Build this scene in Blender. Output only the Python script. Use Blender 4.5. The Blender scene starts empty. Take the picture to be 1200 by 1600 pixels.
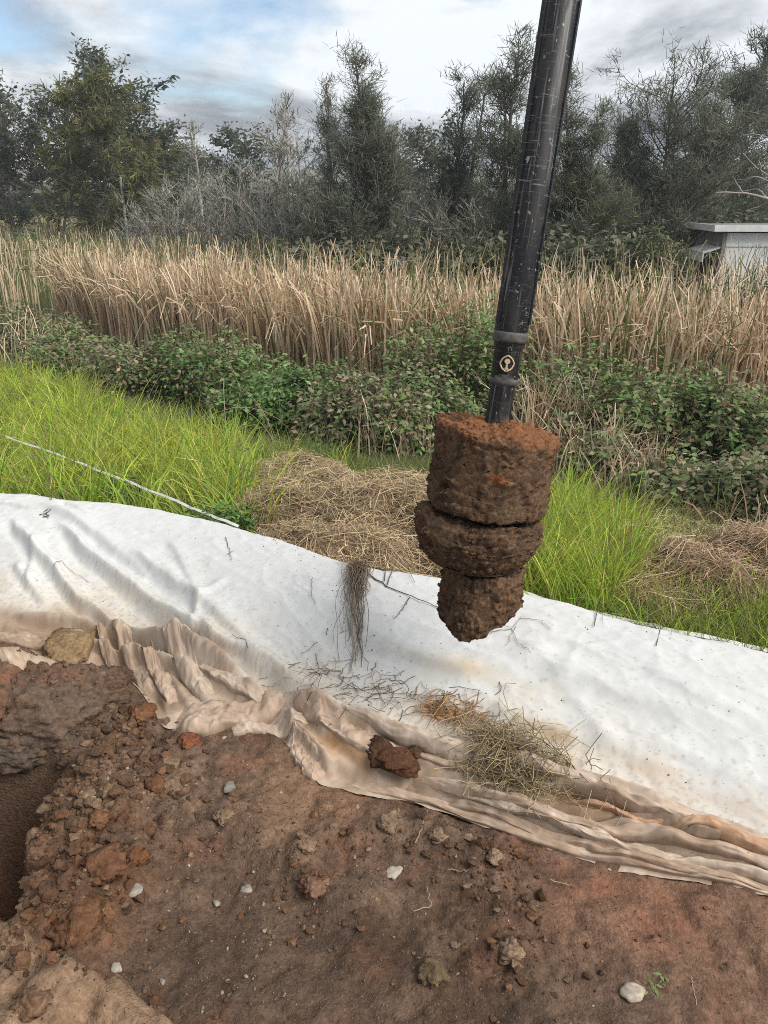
import bpy, bmesh, math, random
import numpy as np
R = math.radians
rng = np.random.default_rng(7)
random.seed(7)
scene = bpy.context.scene
COL = scene.collection

# ------------------------------------------------------------------ camera
HC = 1.9                                  # eye height above the soil pad
FPX = 1202.0                              # focal length in pixels of the 1200x1600 photograph
PITCH = math.atan(490.0 / FPX)            # looking down
cam_d = bpy.data.cameras.new('camera')
cam_d.sensor_fit = 'VERTICAL'
cam_d.angle_y = 2 * math.atan(800.0 / FPX)
cam_d.clip_start = 0.05
cam_d.clip_end = 4000
cam = bpy.data.objects.new('camera', cam_d)
COL.objects.link(cam)
cam.location = (0, 0, HC)
cam.rotation_euler = (math.pi / 2 - PITCH, 0, 0)
scene.camera = cam

# ------------------------------------------------------------------ world: blue sky with broken cloud
SUN_EL, SUN_AZ = R(46), R(122)             # azimuth from +Y towards +X
w = bpy.data.worlds.new('World')
scene.world = w
w.use_nodes = True
nt = w.node_tree
nt.nodes.clear()
def N(tree, t, **kw):
    n = tree.nodes.new(t)
    for k, v in kw.items():
        setattr(n, k, v)
    return n
def ramp(n, pts):
    e = n.color_ramp.elements
    while len(e) < len(pts):
        e.new(0.5)
    for el, (p, c) in zip(e, pts):
        el.position = p
        el.color = (c[0], c[1], c[2], 1) if hasattr(c, '__len__') else (c, c, c, 1)
L = nt.links.new
out = N(nt, 'ShaderNodeOutputWorld')
sky = N(nt, 'ShaderNodeTexSky', sky_type='NISHITA')
sky.sun_disc = False
sky.sun_elevation = SUN_EL
sky.sun_rotation = SUN_AZ
sky.air_density = 1.0; sky.dust_density = 0.6; sky.ozone_density = 1.5
bg_s = N(nt, 'ShaderNodeBackground'); bg_s.inputs[1].default_value = 0.085
L(sky.outputs[0], bg_s.inputs[0])
tc = N(nt, 'ShaderNodeTexCoord')
sep = N(nt, 'ShaderNodeSeparateXYZ'); L(tc.outputs['Generated'], sep.inputs[0])
zc_ = N(nt, 'ShaderNodeMath', operation='MAXIMUM'); L(sep.outputs[2], zc_.inputs[0]); zc_.inputs[1].default_value = 0.0
za = N(nt, 'ShaderNodeMath', operation='ADD'); L(zc_.outputs[0], za.inputs[0]); za.inputs[1].default_value = 0.22
dx = N(nt, 'ShaderNodeMath', operation='DIVIDE'); L(sep.outputs[0], dx.inputs[0]); L(za.outputs[0], dx.inputs[1])
dy = N(nt, 'ShaderNodeMath', operation='DIVIDE'); L(sep.outputs[1], dy.inputs[0]); L(za.outputs[0], dy.inputs[1])
cmb = N(nt, 'ShaderNodeCombineXYZ'); L(dx.outputs[0], cmb.inputs[0]); L(dy.outputs[0], cmb.inputs[1])
cmb.inputs[2].default_value = 3.7
n1 = N(nt, 'ShaderNodeTexNoise'); n1.inputs['Scale'].default_value = 1.15; n1.inputs['Detail'].default_value = 7
n1.inputs['Roughness'].default_value = 0.55; n1.inputs['Distortion'].default_value = 0.25
L(cmb.outputs[0], n1.inputs['Vector'])
# cloud cover mask with a clear opening low on the left
r1 = N(nt, 'ShaderNodeValToRGB'); ramp(r1, [(0.30, 0.0), (0.44, 1.0)])
gap = N(nt, 'ShaderNodeVectorMath', operation='DISTANCE'); L(cmb.outputs[0], gap.inputs[0]); gap.inputs[1].default_value = SKY_GAP if 'SKY_GAP' in globals() else (-1.22, 2.28, 3.7)
gr = N(nt, 'ShaderNodeMapRange'); L(gap.outputs['Value'], gr.inputs[0])
gr.inputs[1].default_value = 0.05; gr.inputs[2].default_value = 0.48; gr.inputs[3].default_value = -0.25; gr.inputs[4].default_value = 0.03
ad = N(nt, 'ShaderNodeMath', operation='ADD'); L(n1.outputs[0], ad.inputs[0]); L(gr.outputs[0], ad.inputs[1])
L(ad.outputs[0], r1.inputs[0])
n2 = N(nt, 'ShaderNodeTexNoise'); n2.inputs['Scale'].default_value = 0.95; n2.inputs['Detail'].default_value = 6
n2.inputs['Roughness'].default_value = 0.60; n2.inputs['Distortion'].default_value = 0.35
mp = N(nt, 'ShaderNodeMapping'); mp.inputs['Location'].default_value = (4.3, 1.2, 0.0); L(cmb.outputs[0], mp.inputs[0]); L(mp.outputs[0], n2.inputs['Vector'])
r2 = N(nt, 'ShaderNodeValToRGB'); ramp(r2, [(0.40, (0.54, 0.57, 0.595)), (0.47, (0.42, 0.445, 0.47)), (0.53, (0.27, 0.29, 0.315)), (0.62, (0.17, 0.185, 0.205))])
L(n2.outputs[0], r2.inputs[0])
bg_c = N(nt, 'ShaderNodeBackground'); bg_c.inputs[1].default_value = 1.0; L(r2.outputs[0], bg_c.inputs[0])
mx = N(nt, 'ShaderNodeMixShader'); L(r1.outputs[0], mx.inputs[0]); L(bg_s.outputs[0], mx.inputs[1]); L(bg_c.outputs[0], mx.inputs[2])
L(mx.outputs[0], out.inputs[0])

sun_d = bpy.data.lights.new('sun', 'SUN')
sun_d.energy = 2.5; sun_d.angle = R(42); sun_d.color = (1.0, 0.95, 0.87)
sun = bpy.data.objects.new('sun', sun_d); COL.objects.link(sun)
sun.rotation_euler = (math.pi / 2 - SUN_EL, 0, math.pi - SUN_AZ)
sun.location = (4, 3, 9)

scene.view_settings.view_transform = 'Standard'
scene.view_settings.look = 'None'
scene.view_settings.gamma = 1
scene.view_settings.exposure = 0.85
scene.render.engine = 'CYCLES'
scene.cycles.max_bounces = 8
scene.cycles.diffuse_bounces = 6
scene.cycles.transparent_max_bounces = 4
scene.cycles.use_denoising = False
scene.cycles.pixel_filter_type = 'BLACKMAN_HARRIS'
scene.cycles.filter_width = 1.0
scene.cycles.use_adaptive_sampling = True
scene.cycles.adaptive_threshold = 0.012

# ------------------------------------------------------------------ measuring: photograph pixel -> place in the world
CP, SP = math.cos(PITCH), math.sin(PITCH)
def ray(u, v):
    a = (u - 600) / FPX; b = (800 - v) / FPX
    return np.array([a, CP + b * SP, -SP + b * CP])
def at_z(u, v, z=0.0):
    d = ray(u, v); t = (z - HC) / d[2]
    return np.array([d[0] * t, d[1] * t, z])
def at_y(u, v, y):
    d = ray(u, v); t = y / d[1]
    return np.array([d[0] * t, y, HC + d[2] * t])

# ------------------------------------------------------------------ noise
_p = np.random.default_rng(3).permutation(256); _p = np.concatenate([_p, _p, _p])
_g = np.random.default_rng(4).normal(size=(256, 3)); _g /= np.linalg.norm(_g, axis=1)[:, None]
def perlin(x, y, z=0.0):
    x = np.asarray(x, float); y = np.asarray(y, float); z = np.asarray(z, float) + np.zeros_like(x)
    xi = np.floor(x).astype(int); yi = np.floor(y).astype(int); zi = np.floor(z).astype(int)
    xf, yf, zf = x - xi, y - yi, z - zi
    f = lambda t: t * t * t * (t * (t * 6 - 15) + 10)
    u, v, w_ = f(xf), f(yf), f(zf)
    def gr_(a, b, c):
        h = _p[_p[_p[(xi + a) & 255] + ((yi + b) & 255)] + ((zi + c) & 255)]
        g = _g[h]
        return g[..., 0] * (xf - a) + g[..., 1] * (yf - b) + g[..., 2] * (zf - c)
    l = lambda a, b, t: a + (b - a) * t
    return 1.6 * l(l(l(gr_(0, 0, 0), gr_(1, 0, 0), u), l(gr_(0, 1, 0), gr_(1, 1, 0), u), v),
                   l(l(gr_(0, 0, 1), gr_(1, 0, 1), u), l(gr_(0, 1, 1), gr_(1, 1, 1), u), v), w_)
def fbm(x, y, z=0.0, o=4, gain=0.5, lac=2.03):
    s = 0; a = 1.0
    for i in range(o):
        s = s + a * perlin(x, y, np.asarray(z) + 7.3 * i); x = x * lac; y = y * lac; z = np.asarray(z) * lac; a *= gain
    return s
def worley(x, y, seed=0):
    xi = np.floor(x).astype(int); yi = np.floor(y).astype(int)
    f1 = np.full(np.shape(x), 9.0); f2 = f1.copy(); cid = np.zeros(np.shape(x))
    for a in (-1, 0, 1):
        for b in (-1, 0, 1):
            h = _p[_p[(xi + a + seed) & 255] + ((yi + b) & 255)]
            px = xi + a + 0.5 + 0.8 * (_p[h] / 255 - 0.5); py = yi + b + 0.5 + 0.8 * (_p[h + 71] / 255 - 0.5)
            d = np.hypot(x - px, y - py)
            nearer = d < f1
            f2 = np.where(nearer, f1, np.minimum(f2, d)); cid = np.where(nearer, h / 255.0, cid); f1 = np.where(nearer, d, f1)
    return f1, f2, cid
def sstep(a, b, x):
    t = np.clip((np.asarray(x, float) - a) / (b - a), 0, 1)
    return t * t * (3 - 2 * t)

# ------------------------------------------------------------------ mesh building
class MB:
    def __init__(s): s.v = []; s.q = []; s.t = []; s.c = []; s.n = 0
    def add(s, v, f, c=(1, 1, 1)):
        v = np.asarray(v, float).reshape(-1, 3); f = np.asarray(f, int)
        c = np.asarray(c, float)
        if c.ndim == 1: c = np.tile(c, (len(v), 1))
        s.v.append(v); s.c.append(c.reshape(-1, 3))
        (s.q if f.shape[-1] == 4 else s.t).append(f.reshape(-1, f.shape[-1]) + s.n)
        s.n += len(v); return s
    def mesh(s, name, mat=None, smooth=True):
        v = np.concatenate(s.v); c = np.concatenate(s.c)
        q = np.concatenate(s.q) if s.q else np.zeros((0, 4), int); t = np.concatenate(s.t) if s.t else np.zeros((0, 3), int)
        me = bpy.data.meshes.new(name)
        me.vertices.add(len(v)); me.vertices.foreach_set('co', v.astype(np.float32).ravel())
        li = np.concatenate([q.ravel(), t.ravel()])
        me.loops.add(len(li)); me.loops.foreach_set('vertex_index', li.astype(np.int32))
        st = np.concatenate([np.arange(len(q)) * 4, 4 * len(q) + np.arange(len(t)) * 3])
        me.polygons.add(len(st)); me.polygons.foreach_set('loop_start', st.astype(np.int32))
        me.polygons.foreach_set('use_smooth', np.full(len(st), smooth, bool))
        me.update(calc_edges=True)
        ca = me.color_attributes.new('Col', 'FLOAT_COLOR', 'POINT')
        ca.data.foreach_set('color', np.concatenate([c, np.ones((len(c), 1))], 1).astype(np.float32).ravel())
        if mat: me.materials.append(mat)
        return me
    def build(s, name, mat=None, parent=None, loc=None, smooth=True):
        if loc is not None:
            for a in s.v: a -= np.asarray(loc)[None, :]
        o = bpy.data.objects.new(name, s.mesh(name, mat, smooth)); COL.objects.link(o)
        if loc is not None: o.location = loc
        if parent: o.parent = parent
        return o
def tag(o, label, cat=None, group=None, kind=None):
    if label: o['label'] = label
    if cat: o['category'] = cat
    if group: o['group'] = group
    if kind: o['kind'] = kind
    return o
def thing(name, label, cat, loc=(0, 0, 0), group=None):
    o = bpy.data.objects.new(name, None); COL.objects.link(o); o.location = loc; o.empty_display_size = 0.1
    return tag(o, label, cat, group)
def copy_tree(o, parent=None):
    c = o.copy(); COL.objects.link(c); c.parent = parent
    for ch in o.children: copy_tree(ch, c)
    return c
def nrm(a): return a / np.maximum(np.linalg.norm(a, axis=-1, keepdims=True), 1e-9)
def strips(mb, P, W, C, side=None, r=rng):
    """flat tapering blades: P (n,k,3), W (n,k) half widths, C colours (n,3) or (n,k,3)"""
    n, k, _ = P.shape
    T = nrm(np.gradient(P, axis=1))
    if side is None: side = r.normal(size=(n, 3))
    S = nrm(np.cross(T, side[:, None, :]))
    V = np.stack([P - S * W[..., None], P + S * W[..., None]], 2)
    b = (np.arange(n) * k * 2)[:, None] + (np.arange(k - 1) * 2)[None, :]
    F = np.stack([b, b + 1, b + 3, b + 2], -1)
    C = np.asarray(C, float)
    if C.ndim == 2: C = np.repeat(C[:, None, :], k, 1)
    mb.add(V, F, np.repeat(C[:, :, None, :], 2, 2))
def tubes(mb, P, Rr, C, m=4):
    n, k, _ = P.shape
    T = nrm(np.gradient(P, axis=1))
    ref = np.where(np.abs(T[:, :1, 2:3]) > 0.9, np.array([1.0, 0, 0]), np.array([0, 0, 1.0]))
    A = nrm(np.cross(T, ref)); B = np.cross(T, A)
    th = np.arange(m) * 2 * np.pi / m
    V = P[:, :, None, :] + Rr[:, :, None, None] * (A[:, :, None, :] * np.cos(th)[:, None] + B[:, :, None, :] * np.sin(th)[:, None])
    i = (np.arange(n) * k * m)[:, None, None] + (np.arange(k - 1) * m)[None, :, None]
    j = np.arange(m)[None, None, :]; j2 = (j + 1) % m
    F = np.stack([i + j, i + j2, i + m + j2, i + m + j], -1)
    C = np.asarray(C, float)
    if C.ndim == 1: C = np.tile(C, (n, 1))
    mb.add(V, F, np.repeat(C[:, None, :], k * m, 1))
def box(mb, c, s, col=(1, 1, 1), rz=0.0):
    v = np.array([[x, y, z] for x in (-1, 1) for y in (-1, 1) for z in (-1, 1)]) * np.asarray(s) / 2
    ca, sa = math.cos(rz), math.sin(rz)
    v = np.stack([v[:, 0] * ca - v[:, 1] * sa, v[:, 0] * sa + v[:, 1] * ca, v[:, 2]], 1) + np.asarray(c)
    mb.add(v, [[0, 1, 3, 2], [4, 6, 7, 5], [0, 4, 5, 1], [2, 3, 7, 6], [0, 2, 6, 4], [1, 5, 7, 3]], col)
def grid_faces(a, b):
    i = np.arange(a - 1)[:, None] * b + np.arange(b - 1)[None, :]
    return np.stack([i, i + b, i + b + 1, i + 1], -1).reshape(-1, 4)
_ico = {}
def ico(l):
    if l not in _ico:
        bm = bmesh.new(); bmesh.ops.create_icosphere(bm, subdivisions=l, radius=1)
        bm.verts.index_update()
        _ico[l] = (np.array([v.co[:] for v in bm.verts]), np.array([[v.index for v in f.verts] for f in bm.faces])); bm.free()
    return _ico[l]
def rotz(v, a):
    c, s = np.cos(a), np.sin(a)
    return np.stack([v[..., 0] * c - v[..., 1] * s, v[..., 0] * s + v[..., 1] * c, v[..., 2]], -1)
def jit(n, base, dv=0.15, dh=0.04, r=rng):
    base = np.asarray(base, float)
    return np.clip(base[None, :] * (1 + r.normal(0, dv, (n, 1))) * (1 + r.normal(0, dh, (n, 3))), 0.004, 0.9)

# ------------------------------------------------------------------ materials
def mat_new(name):
    m = bpy.data.materials.new(name); m.use_nodes = True
    t = m.node_tree; t.nodes.clear()
    return m, t, t.links.new
def surf(name, rough=0.9, spec=0.25, col=None, var=0.2, vscale=30, bump=0.3, bscale=120, bdist=0.004, transl=0.0, metal=0.0, detail=6, speck=None):
    """colour from the vertex colours (or col), broken up by noise; fine relief as bump"""
    m, t, l = mat_new(name)
    o = N(t, 'ShaderNodeOutputMaterial'); p = N(t, 'ShaderNodeBsdfPrincipled')
    p.inputs['Roughness'].default_value = rough; p.inputs['Specular IOR Level'].default_value = spec; p.inputs['Metallic'].default_value = metal
    tc = N(t, 'ShaderNodeTexCoord')
    if col is None:
        a = N(t, 'ShaderNodeAttribute', attribute_name='Col'); src = a.outputs['Color']
    else:
        a = N(t, 'ShaderNodeRGB'); a.outputs[0].default_value = (*col, 1); src = a.outputs[0]
    if var > 0:
        n = N(t, 'ShaderNodeTexNoise'); n.inputs['Scale'].default_value = vscale; n.inputs['Detail'].default_value = detail; n.inputs['Roughness'].default_value = 0.65
        l(tc.outputs['Object'], n.inputs['Vector'])
        mr = N(t, 'ShaderNodeMapRange'); l(n.outputs[0], mr.inputs[0])
        mr.inputs[1].default_value = 0.3; mr.inputs[2].default_value = 0.7; mr.inputs[3].default_value = 1 - var; mr.inputs[4].default_value = 1 + var
        vm = N(t, 'ShaderNodeVectorMath', operation='SCALE'); l(src, vm.inputs[0]); l(mr.outputs[0], vm.inputs['Scale']); src = vm.outputs[0]
    if speck:
        for sc_, lo, hi, c in speck:
            n = N(t, 'ShaderNodeTexNoise'); n.inputs['Scale'].default_value = sc_; n.inputs['Detail'].default_value = 3; l(tc.outputs['Object'], n.inputs['Vector'])
            rr = N(t, 'ShaderNodeMapRange'); l(n.outputs[0], rr.inputs[0]); rr.inputs[1].default_value = lo; rr.inputs[2].default_value = hi
            mm = N(t, 'ShaderNodeMix', data_type='RGBA'); l(rr.outputs[0], mm.inputs['Factor']); l(src, mm.inputs[6]); mm.inputs[7].default_value = (*c, 1); src = mm.outputs[2]
    l(src, p.inputs['Base Color'])
    if bump > 0:
        n = N(t, 'ShaderNodeTexNoise'); n.inputs['Scale'].default_value = bscale; n.inputs['Detail'].default_value = 5; n.inputs['Roughness'].default_value = 0.6
        l(tc.outputs['Object'], n.inputs['Vector'])
        b = N(t, 'ShaderNodeBump'); b.inputs['Strength'].default_value = bump; b.inputs['Distance'].default_value = bdist
        l(n.outputs[0], b.inputs['Height']); l(b.outputs[0], p.inputs['Normal'])
    if transl > 0:
        tr = N(t, 'ShaderNodeBsdfTranslucent'); l(src, tr.inputs[0])
        ms = N(t, 'ShaderNodeMixShader'); ms.inputs[0].default_value = transl; l(p.outputs[0], ms.inputs[1]); l(tr.outputs[0], ms.inputs[2]); l(ms.outputs[0], o.inputs[0])
    else:
        l(p.outputs[0], o.inputs[0])
    return m
M_SOIL = surf('soil', rough=0.95, spec=0.15, var=0.42, vscale=55, bump=1.0, bscale=120, bdist=0.009, detail=10, speck=[(160, .65, .71, (.21, .15, .105)), (95, .65, .72, (.045, .03, .022))])
M_CLOD = surf('clod_soil', rough=0.95, spec=0.12, var=0.42, vscale=60, bump=1.0, bscale=110, bdist=0.010, detail=10)
M_STONE = surf('stone', rough=0.8, spec=0.3, var=0.2, vscale=40, bump=0.4, bscale=90, bdist=0.003)
M_FIELD = surf('field_earth', rough=1, spec=0.1, var=0.3, vscale=2, bump=0)
M_GRASS = surf('grass_blade', rough=0.6, spec=0.25, var=0, bump=0, transl=0.42)
M_REED = surf('dry_reed', rough=0.75, spec=0.2, var=0, bump=0, transl=0.25)
M_LEAF = surf('leaf', rough=0.5, spec=0.35, var=0, bump=0, transl=0.3)
M_NEEDLE = surf('needle_foliage', rough=0.7, spec=0.2, var=0, bump=0, transl=0.35)
M_STRAW = surf('straw', rough=0.8, spec=0.2, var=0, bump=0)
M_BARK = surf('bark', rough=0.95, spec=0.1, var=0.3, vscale=8, bump=0)
# ================================================================== THE GROUND
def proj(P):
    x, y, z = P[..., 0], P[..., 1], P[..., 2] - HC
    d = y * CP - z * SP; h = y * SP + z * CP
    d = np.where(d < 0.05, 0.05, d)
    return 600 + FPX * x / d, 800 - FPX * h / d
def curve(px, z):
    pts = np.array([at_z(u, v, z) for u, v in px]); o = np.argsort(pts[:, 0])
    return pts[o, 0], pts[o, 1]
ZC = 0.32                                  # height of the covered berm
_L = curve([(-700, 1000), (-300, 1020), (0, 1040), (70, 1043), (120, 1052), (160, 1040), (195, 1062), (232, 1105), (258, 1140), (330, 1143), (400, 1131),
            (428, 1132), (442, 1148), (456, 1180), (490, 1217), (560, 1236), (640, 1252), (700, 1266), (800, 1310), (900, 1340), (1000, 1360), (1100, 1376), (1200, 1396), (1500, 1465), (1900, 1540)], 0.0)
_M = curve([(-700, 930), (0, 946), (60, 952), (110, 946), (160, 957), (230, 992), (330, 1034), (430, 1064), (520, 1096), (620, 1136), (700, 1150),
            (800, 1172), (900, 1200), (1000, 1238), (1100, 1272), (1200, 1306), (1500, 1390), (1900, 1480)], 0.12)
_C = curve([(-700, 772), (-300, 770), (0, 774), (50, 776), (100, 786), (180, 790), (250, 802), (330, 818), (400, 838), (470, 860), (530, 882), (600, 897), (700, 910),
            (830, 936), (900, 952), (1000, 982), (1100, 1005), (1200, 1026), (1500, 1095), (1900, 1170)], ZC)
YLJ = lambda x: np.interp(x, *_L)          # the ragged hem
_xs = np.linspace(-6, 6, 1201); _k = np.exp(-np.linspace(-2, 2, 61) ** 2); _k /= _k.sum()
_ys = np.convolve(np.pad(YLJ(_xs), 30, 'edge'), _k, 'valid')
YL = lambda x: np.interp(x, _xs, _ys)      # its smooth trend
YM = lambda x: np.interp(x, *_M)
YC = lambda x: np.interp(x, *_C)
def fab_t(x, y): return (y - YL(x)) / (YC(x) - YL(x))
def berm(x, y):
    t = fab_t(x, y); d = y - YC(x)
    up = ZC * np.sin(np.pi / 2 * np.clip(t, 0, 1)) ** 1.45
    dd = np.maximum(d, 0)
    return np.where(t < 1, up, ZC - 1.0 * dd * dd / (dd + 0.12))
def far_z(x, y):
    d = y - YC(x)
    z = -0.12 - 0.33 * sstep(0.2, 1.6, d) - 0.45 * sstep(1.2, 5.5, d)
    z = z + 0.05 * fbm(x * 0.9, y * 0.9, 1.5, 3) * sstep(0.2, 1, d)
    return z - 0.25 * sstep(18, 30, y)
def line_y(px, z):
    xs, ys = curve(px, z); return lambda x: np.interp(x, xs, ys)
MOUND = line_y([(-500, 1395), (-150, 1410), (0, 1428), (60, 1448), (130, 1484), (185, 1524), (205, 1514), (250, 1548), (320, 1588), (420, 1670), (560, 1900)], 0.13)
_rim = np.array([at_z(u, v, 0) for u, v in [(150, 1195), (95, 1235), (72, 1275), (58, 1330), (52, 1400), (20, 1438), (-80, 1450)]])
_ro = np.argsort(_rim[:, 1]); PIT_X = lambda y: np.interp(y, _rim[_ro, 1], _rim[_ro, 0])
PIT_Y0, PIT_Y1 = at_z(0, 1448, 0)[1], at_z(60, 1205, 0)[1]
BUMPS = []
for (u, v, z, r, a, sq) in [(30, 1085, .12, .20, .20, 1), (150, 1075, .1, .13, .13, 1), (-160, 1080, .15, .40, .28, 1), (95, 1130, .08, .12, .12, 1),
                            (165, 1370, .0, .09, .05, 1), (110, 1440, .0, .13, .07, 1), (120, 1300, .0, .15, .045, 1), (180, 1220, 0, .14, .05, 1),
                            (480, 1370, 0, .05, .03, 1), (470, 1330, 0, .06, .035, 1), (640, 1300, 0, .09, .035, 1), (760, 1350, 0, .10, .035, 1), (800, 1490, 0, .07, .03, 1),
                            (700, 1300, 0, .06, .03, 1), (560, 1400, 0, .07, .02, 1), (780, 1440, 0, .08, .02, 1), (675, 1520, 0, .045, .028, 1), (360, 1270, 0, .07, .035, 1), (400, 1285, 0, .06, .03, 1),
                            (330, 1400, 0, .30, -.05, 1), (600, 1500, 0, .4, -.04, 1), (1050, 1500, 0, .5, -.03, 1), (60, 1590, .15, .12, .06, 1), (20, 1500, .15, .06, .05, 1)]:
    p = at_z(u, v, z); BUMPS.append((p[0], p[1], r, a))
def pad_z(x, y):
    z = 0.018 * fbm(x * 2.1, y * 2.1, 0.3, 3)
    for bx_, by_, r, a in BUMPS: z = z + a * np.exp(-((x - bx_) ** 2 + (y - by_) ** 2) / (r * r))
    dm = MOUND(x) - y + 0.03 * fbm(x * 6, y * 6, 3.1, 3)
    z = z + 0.19 * sstep(0.0, 0.10, dm) + 0.05 * sstep(0.1, 0.6, dm) + 0.035 * fbm(x * 9, y * 9, 6.1, 4, .55) * sstep(-0.02, 0.1, dm)
    xe = PIT_X(y) + 0.06 * fbm(x * 7, y * 7, 2.2, 4)
    win = (1 - sstep(0.36, 0.50, xe - x)) * sstep(PIT_Y0 - 0.02, PIT_Y0 + 0.10, y) * (1 - sstep(PIT_Y1 - 0.06, PIT_Y1 + 0.06, y))
    z = z - 2.2 * sstep(0.0, 0.30, xe - x) * win
    return z
def rough_mask(x, y):
    """how cloddy the bare soil is: crumbled by the pit and in the wheel-churned strip, scraped smooth elsewhere"""
    u, v = proj(np.stack([x, y, np.zeros_like(x)], -1))
    m = np.zeros_like(x)
    for (cu, cv, ru, rv, a) in [(110, 1290, 150, 190, 1.3), (60, 1120, 140, 80, 1.2), (220, 1160, 110, 60, 1.0), (470, 1340, 70, 70, .7), (660, 1310, 120, 60, .6), (770, 1380, 90, 80, .7),
                                (800, 1500, 110, 70, .8), (590, 1410, 90, 60, .35), (370, 1270, 80, 50, .8), (560, 1330, 90, 90, .25), (100, 1560, 190, 70, .95), (230, 1590, 100, 40, .9)]:
        m = np.maximum(m, a * np.exp(-(((u - cu) / ru) ** 2 + ((v - cv) / rv) ** 2) ** 1.5))
    return m
def pad_detail(x, y):
    m = rough_mask(x, y)
    wx = x + 0.02 * perlin(x * 25, y * 25, 1.0); wy = y + 0.02 * perlin(x * 25, y * 25, 9.0)
    f1, f2, c = worley(wx * 16, wy * 16); g1, g2, c2 = worley(wx * 38, wy * 38, 11)
    cl = (np.clip(f2 - f1, 0, 0.45) / 0.45) ** 0.6 * (0.35 + 0.9 * c)
    cl2 = (np.clip(g2 - g1, 0, 0.45) / 0.45) ** 0.6 * (0.2 + 0.9 * c2)
    rid = np.abs(fbm(x * 7, y * 7, 5.5, 5, 0.55))
    z = m * (0.026 * cl + 0.012 * cl2 - 0.016)
    z = z + 0.012 * fbm(x * 8, y * 8, 4.4, 5, 0.55) * (0.6 + m) - 0.010 * rid + 0.0035 * cl2 * (c2 > 0.55)
    # cracked crust plates in the middle of the pad
    h1, h2, c3 = worley(wx * 9 + 3, wy * 9 + 1, 29)
    z = z + 0.012 * sstep(0.02, 0.10, h2 - h1) * (c3 > 0.62)
    return z
def ground_z(x, y):
    x = np.asarray(x, float); y = np.asarray(y, float)
    t = fab_t(x, y); p = pad_z(x, y)
    b = berm(x, y) - 0.055 * sstep(0.0, 0.08, t)
    nearz = p * (1 - sstep(0.0, 0.3, t)) + np.where(t > 0, b, 0)
    return np.where(y > YC(x), np.maximum(berm(x, y) - 0.055, far_z(x, y)), nearz)
def gz(x, y): return float(ground_z(np.array([x]), np.array([y]))[0])
def on_ground(u, v, z=0.0):
    for i in range(5):
        p = at_z(u, v, z); z = gz(p[0], p[1])
    return np.array([p[0], p[1], z])

def spaced(a, b, step, lo, hi, n_lo, n_hi):
    mid = np.arange(a, b, step)
    l_ = a - np.cumsum(np.geomspace(step * 2, (a - lo) / 4, n_lo))[::-1] if n_lo else np.zeros(0)
    h_ = b + np.cumsum(np.geomspace(step * 2, (hi - b) / 4, n_hi))
    return np.concatenate([l_, mid, h_])
gx = spaced(-2.0, 2.1, 0.0132, -600, 600, 34, 34)
gy = spaced(0.75, 3.4, 0.0132, -40, 900, 14, 46)
GX, GY = np.meshgrid(gx, gy, indexing='ij')
GZ = ground_z(GX, GY)
nearm = (GX > -2.05) & (GX < 2.15) & (GY > 0.7) & (GY < 3.5)
tt = fab_t(GX, GY)
GZ = GZ + np.where(nearm, pad_detail(GX, GY) * (1 - sstep(0.0, 0.12, GY - YLJ(GX))), 0)
U, V = proj(np.stack([GX, GY, GZ], -1))
def blob(cu, cv, ru, rv): return np.exp(-(((U - cu) / ru) ** 2 + ((V - cv) / rv) ** 2))
def mixc(c, m, col): return c * (1 - m[..., None]) + np.asarray(col) * m[..., None]
n0 = fbm(GX * 2.2, GY * 2.2, 8.0, 5, 0.6); n1_ = fbm(GX * 5, GY * 5, 2.0, 5, 0.6); n2_ = fbm(GX * 14, GY * 14, 3.0, 4, 0.6)
C = np.zeros(GX.shape + (3,)) + np.array([0.140, 0.092, 0.066])
C = mixc(C, sstep(0.0, 0.7, n0), [0.098, 0.060, 0.040])
C = mixc(C, 0.8 * sstep(0.05, 0.6, -n1_), [0.215, 0.140, 0.095])
C = mixc(C, 0.7 * sstep(0.25, 0.7, n1_), [0.185, 0.095, 0.060])
C = mixc(C, np.clip(blob(340, 1500, 220, 130) * 0.9 + blob(800, 1580, 200, 60) * 0.8 + blob(620, 1480, 160, 60) * .5, 0, 1) * (0.6 + 0.5 * np.clip(n2_, -1, 1)), [0.062, 0.041, 0.030])
C = mixc(C, 0.85 * blob(480, 1235, 90, 75), [0.255, 0.150, 0.092])
C = mixc(C, 0.7 * np.clip(blob(1050, 1440, 200, 70) + blob(1180, 1520, 120, 120) + blob(930, 1420, 100, 60), 0, 1), [0.225, 0.128, 0.086])
C = mixc(C, 0.8 * np.clip(blob(1030, 1440, 60, 50) + blob(940, 1385, 60, 20), 0, 1) * (0.6 + 0.5 * n2_), [0.24, 0.10, 0.06])
C = mixc(C, 0.85 * np.clip(blob(110, 1300, 110, 150) + blob(110, 1440, 90, 40), 0, 1), [0.155, 0.088, 0.052])
C = mixc(C, 0.9 * np.clip(blob(120, 1440, 70, 40) + blob(160, 1370, 60, 40), 0, 1) * sstep(-.4, .4, n2_), [0.20, 0.088, 0.040])
C = mixc(C, np.clip(1.2 * blob(50, 1130, 120, 65), 0, 0.9), [0.10, 0.080, 0.066])
C = mixc(C, np.clip(blob(20, 1070, 90, 28), 0, .9) * sstep(-.5, .3, n2_), [0.19, 0.092, 0.055])
dm = MOUND(GX) - GY
C = mixc(C, 0.95 * sstep(-0.02, 0.06, dm + 0.05 * n2_) * nearm, [0.27, 0.175, 0.112])
C = C * (1 + 0.30 * np.clip(n2_, -1, 1))[..., None]
back = sstep(0.0, 0.3, GY - YC(GX))
C = mixc(C, back, [0.060, 0.058, 0.030])
C = mixc(C, sstep(24, 34, GY), [0.10, 0.13, 0.045])
C = C * np.where(GY[..., None] < 6, .92, 1)
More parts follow.
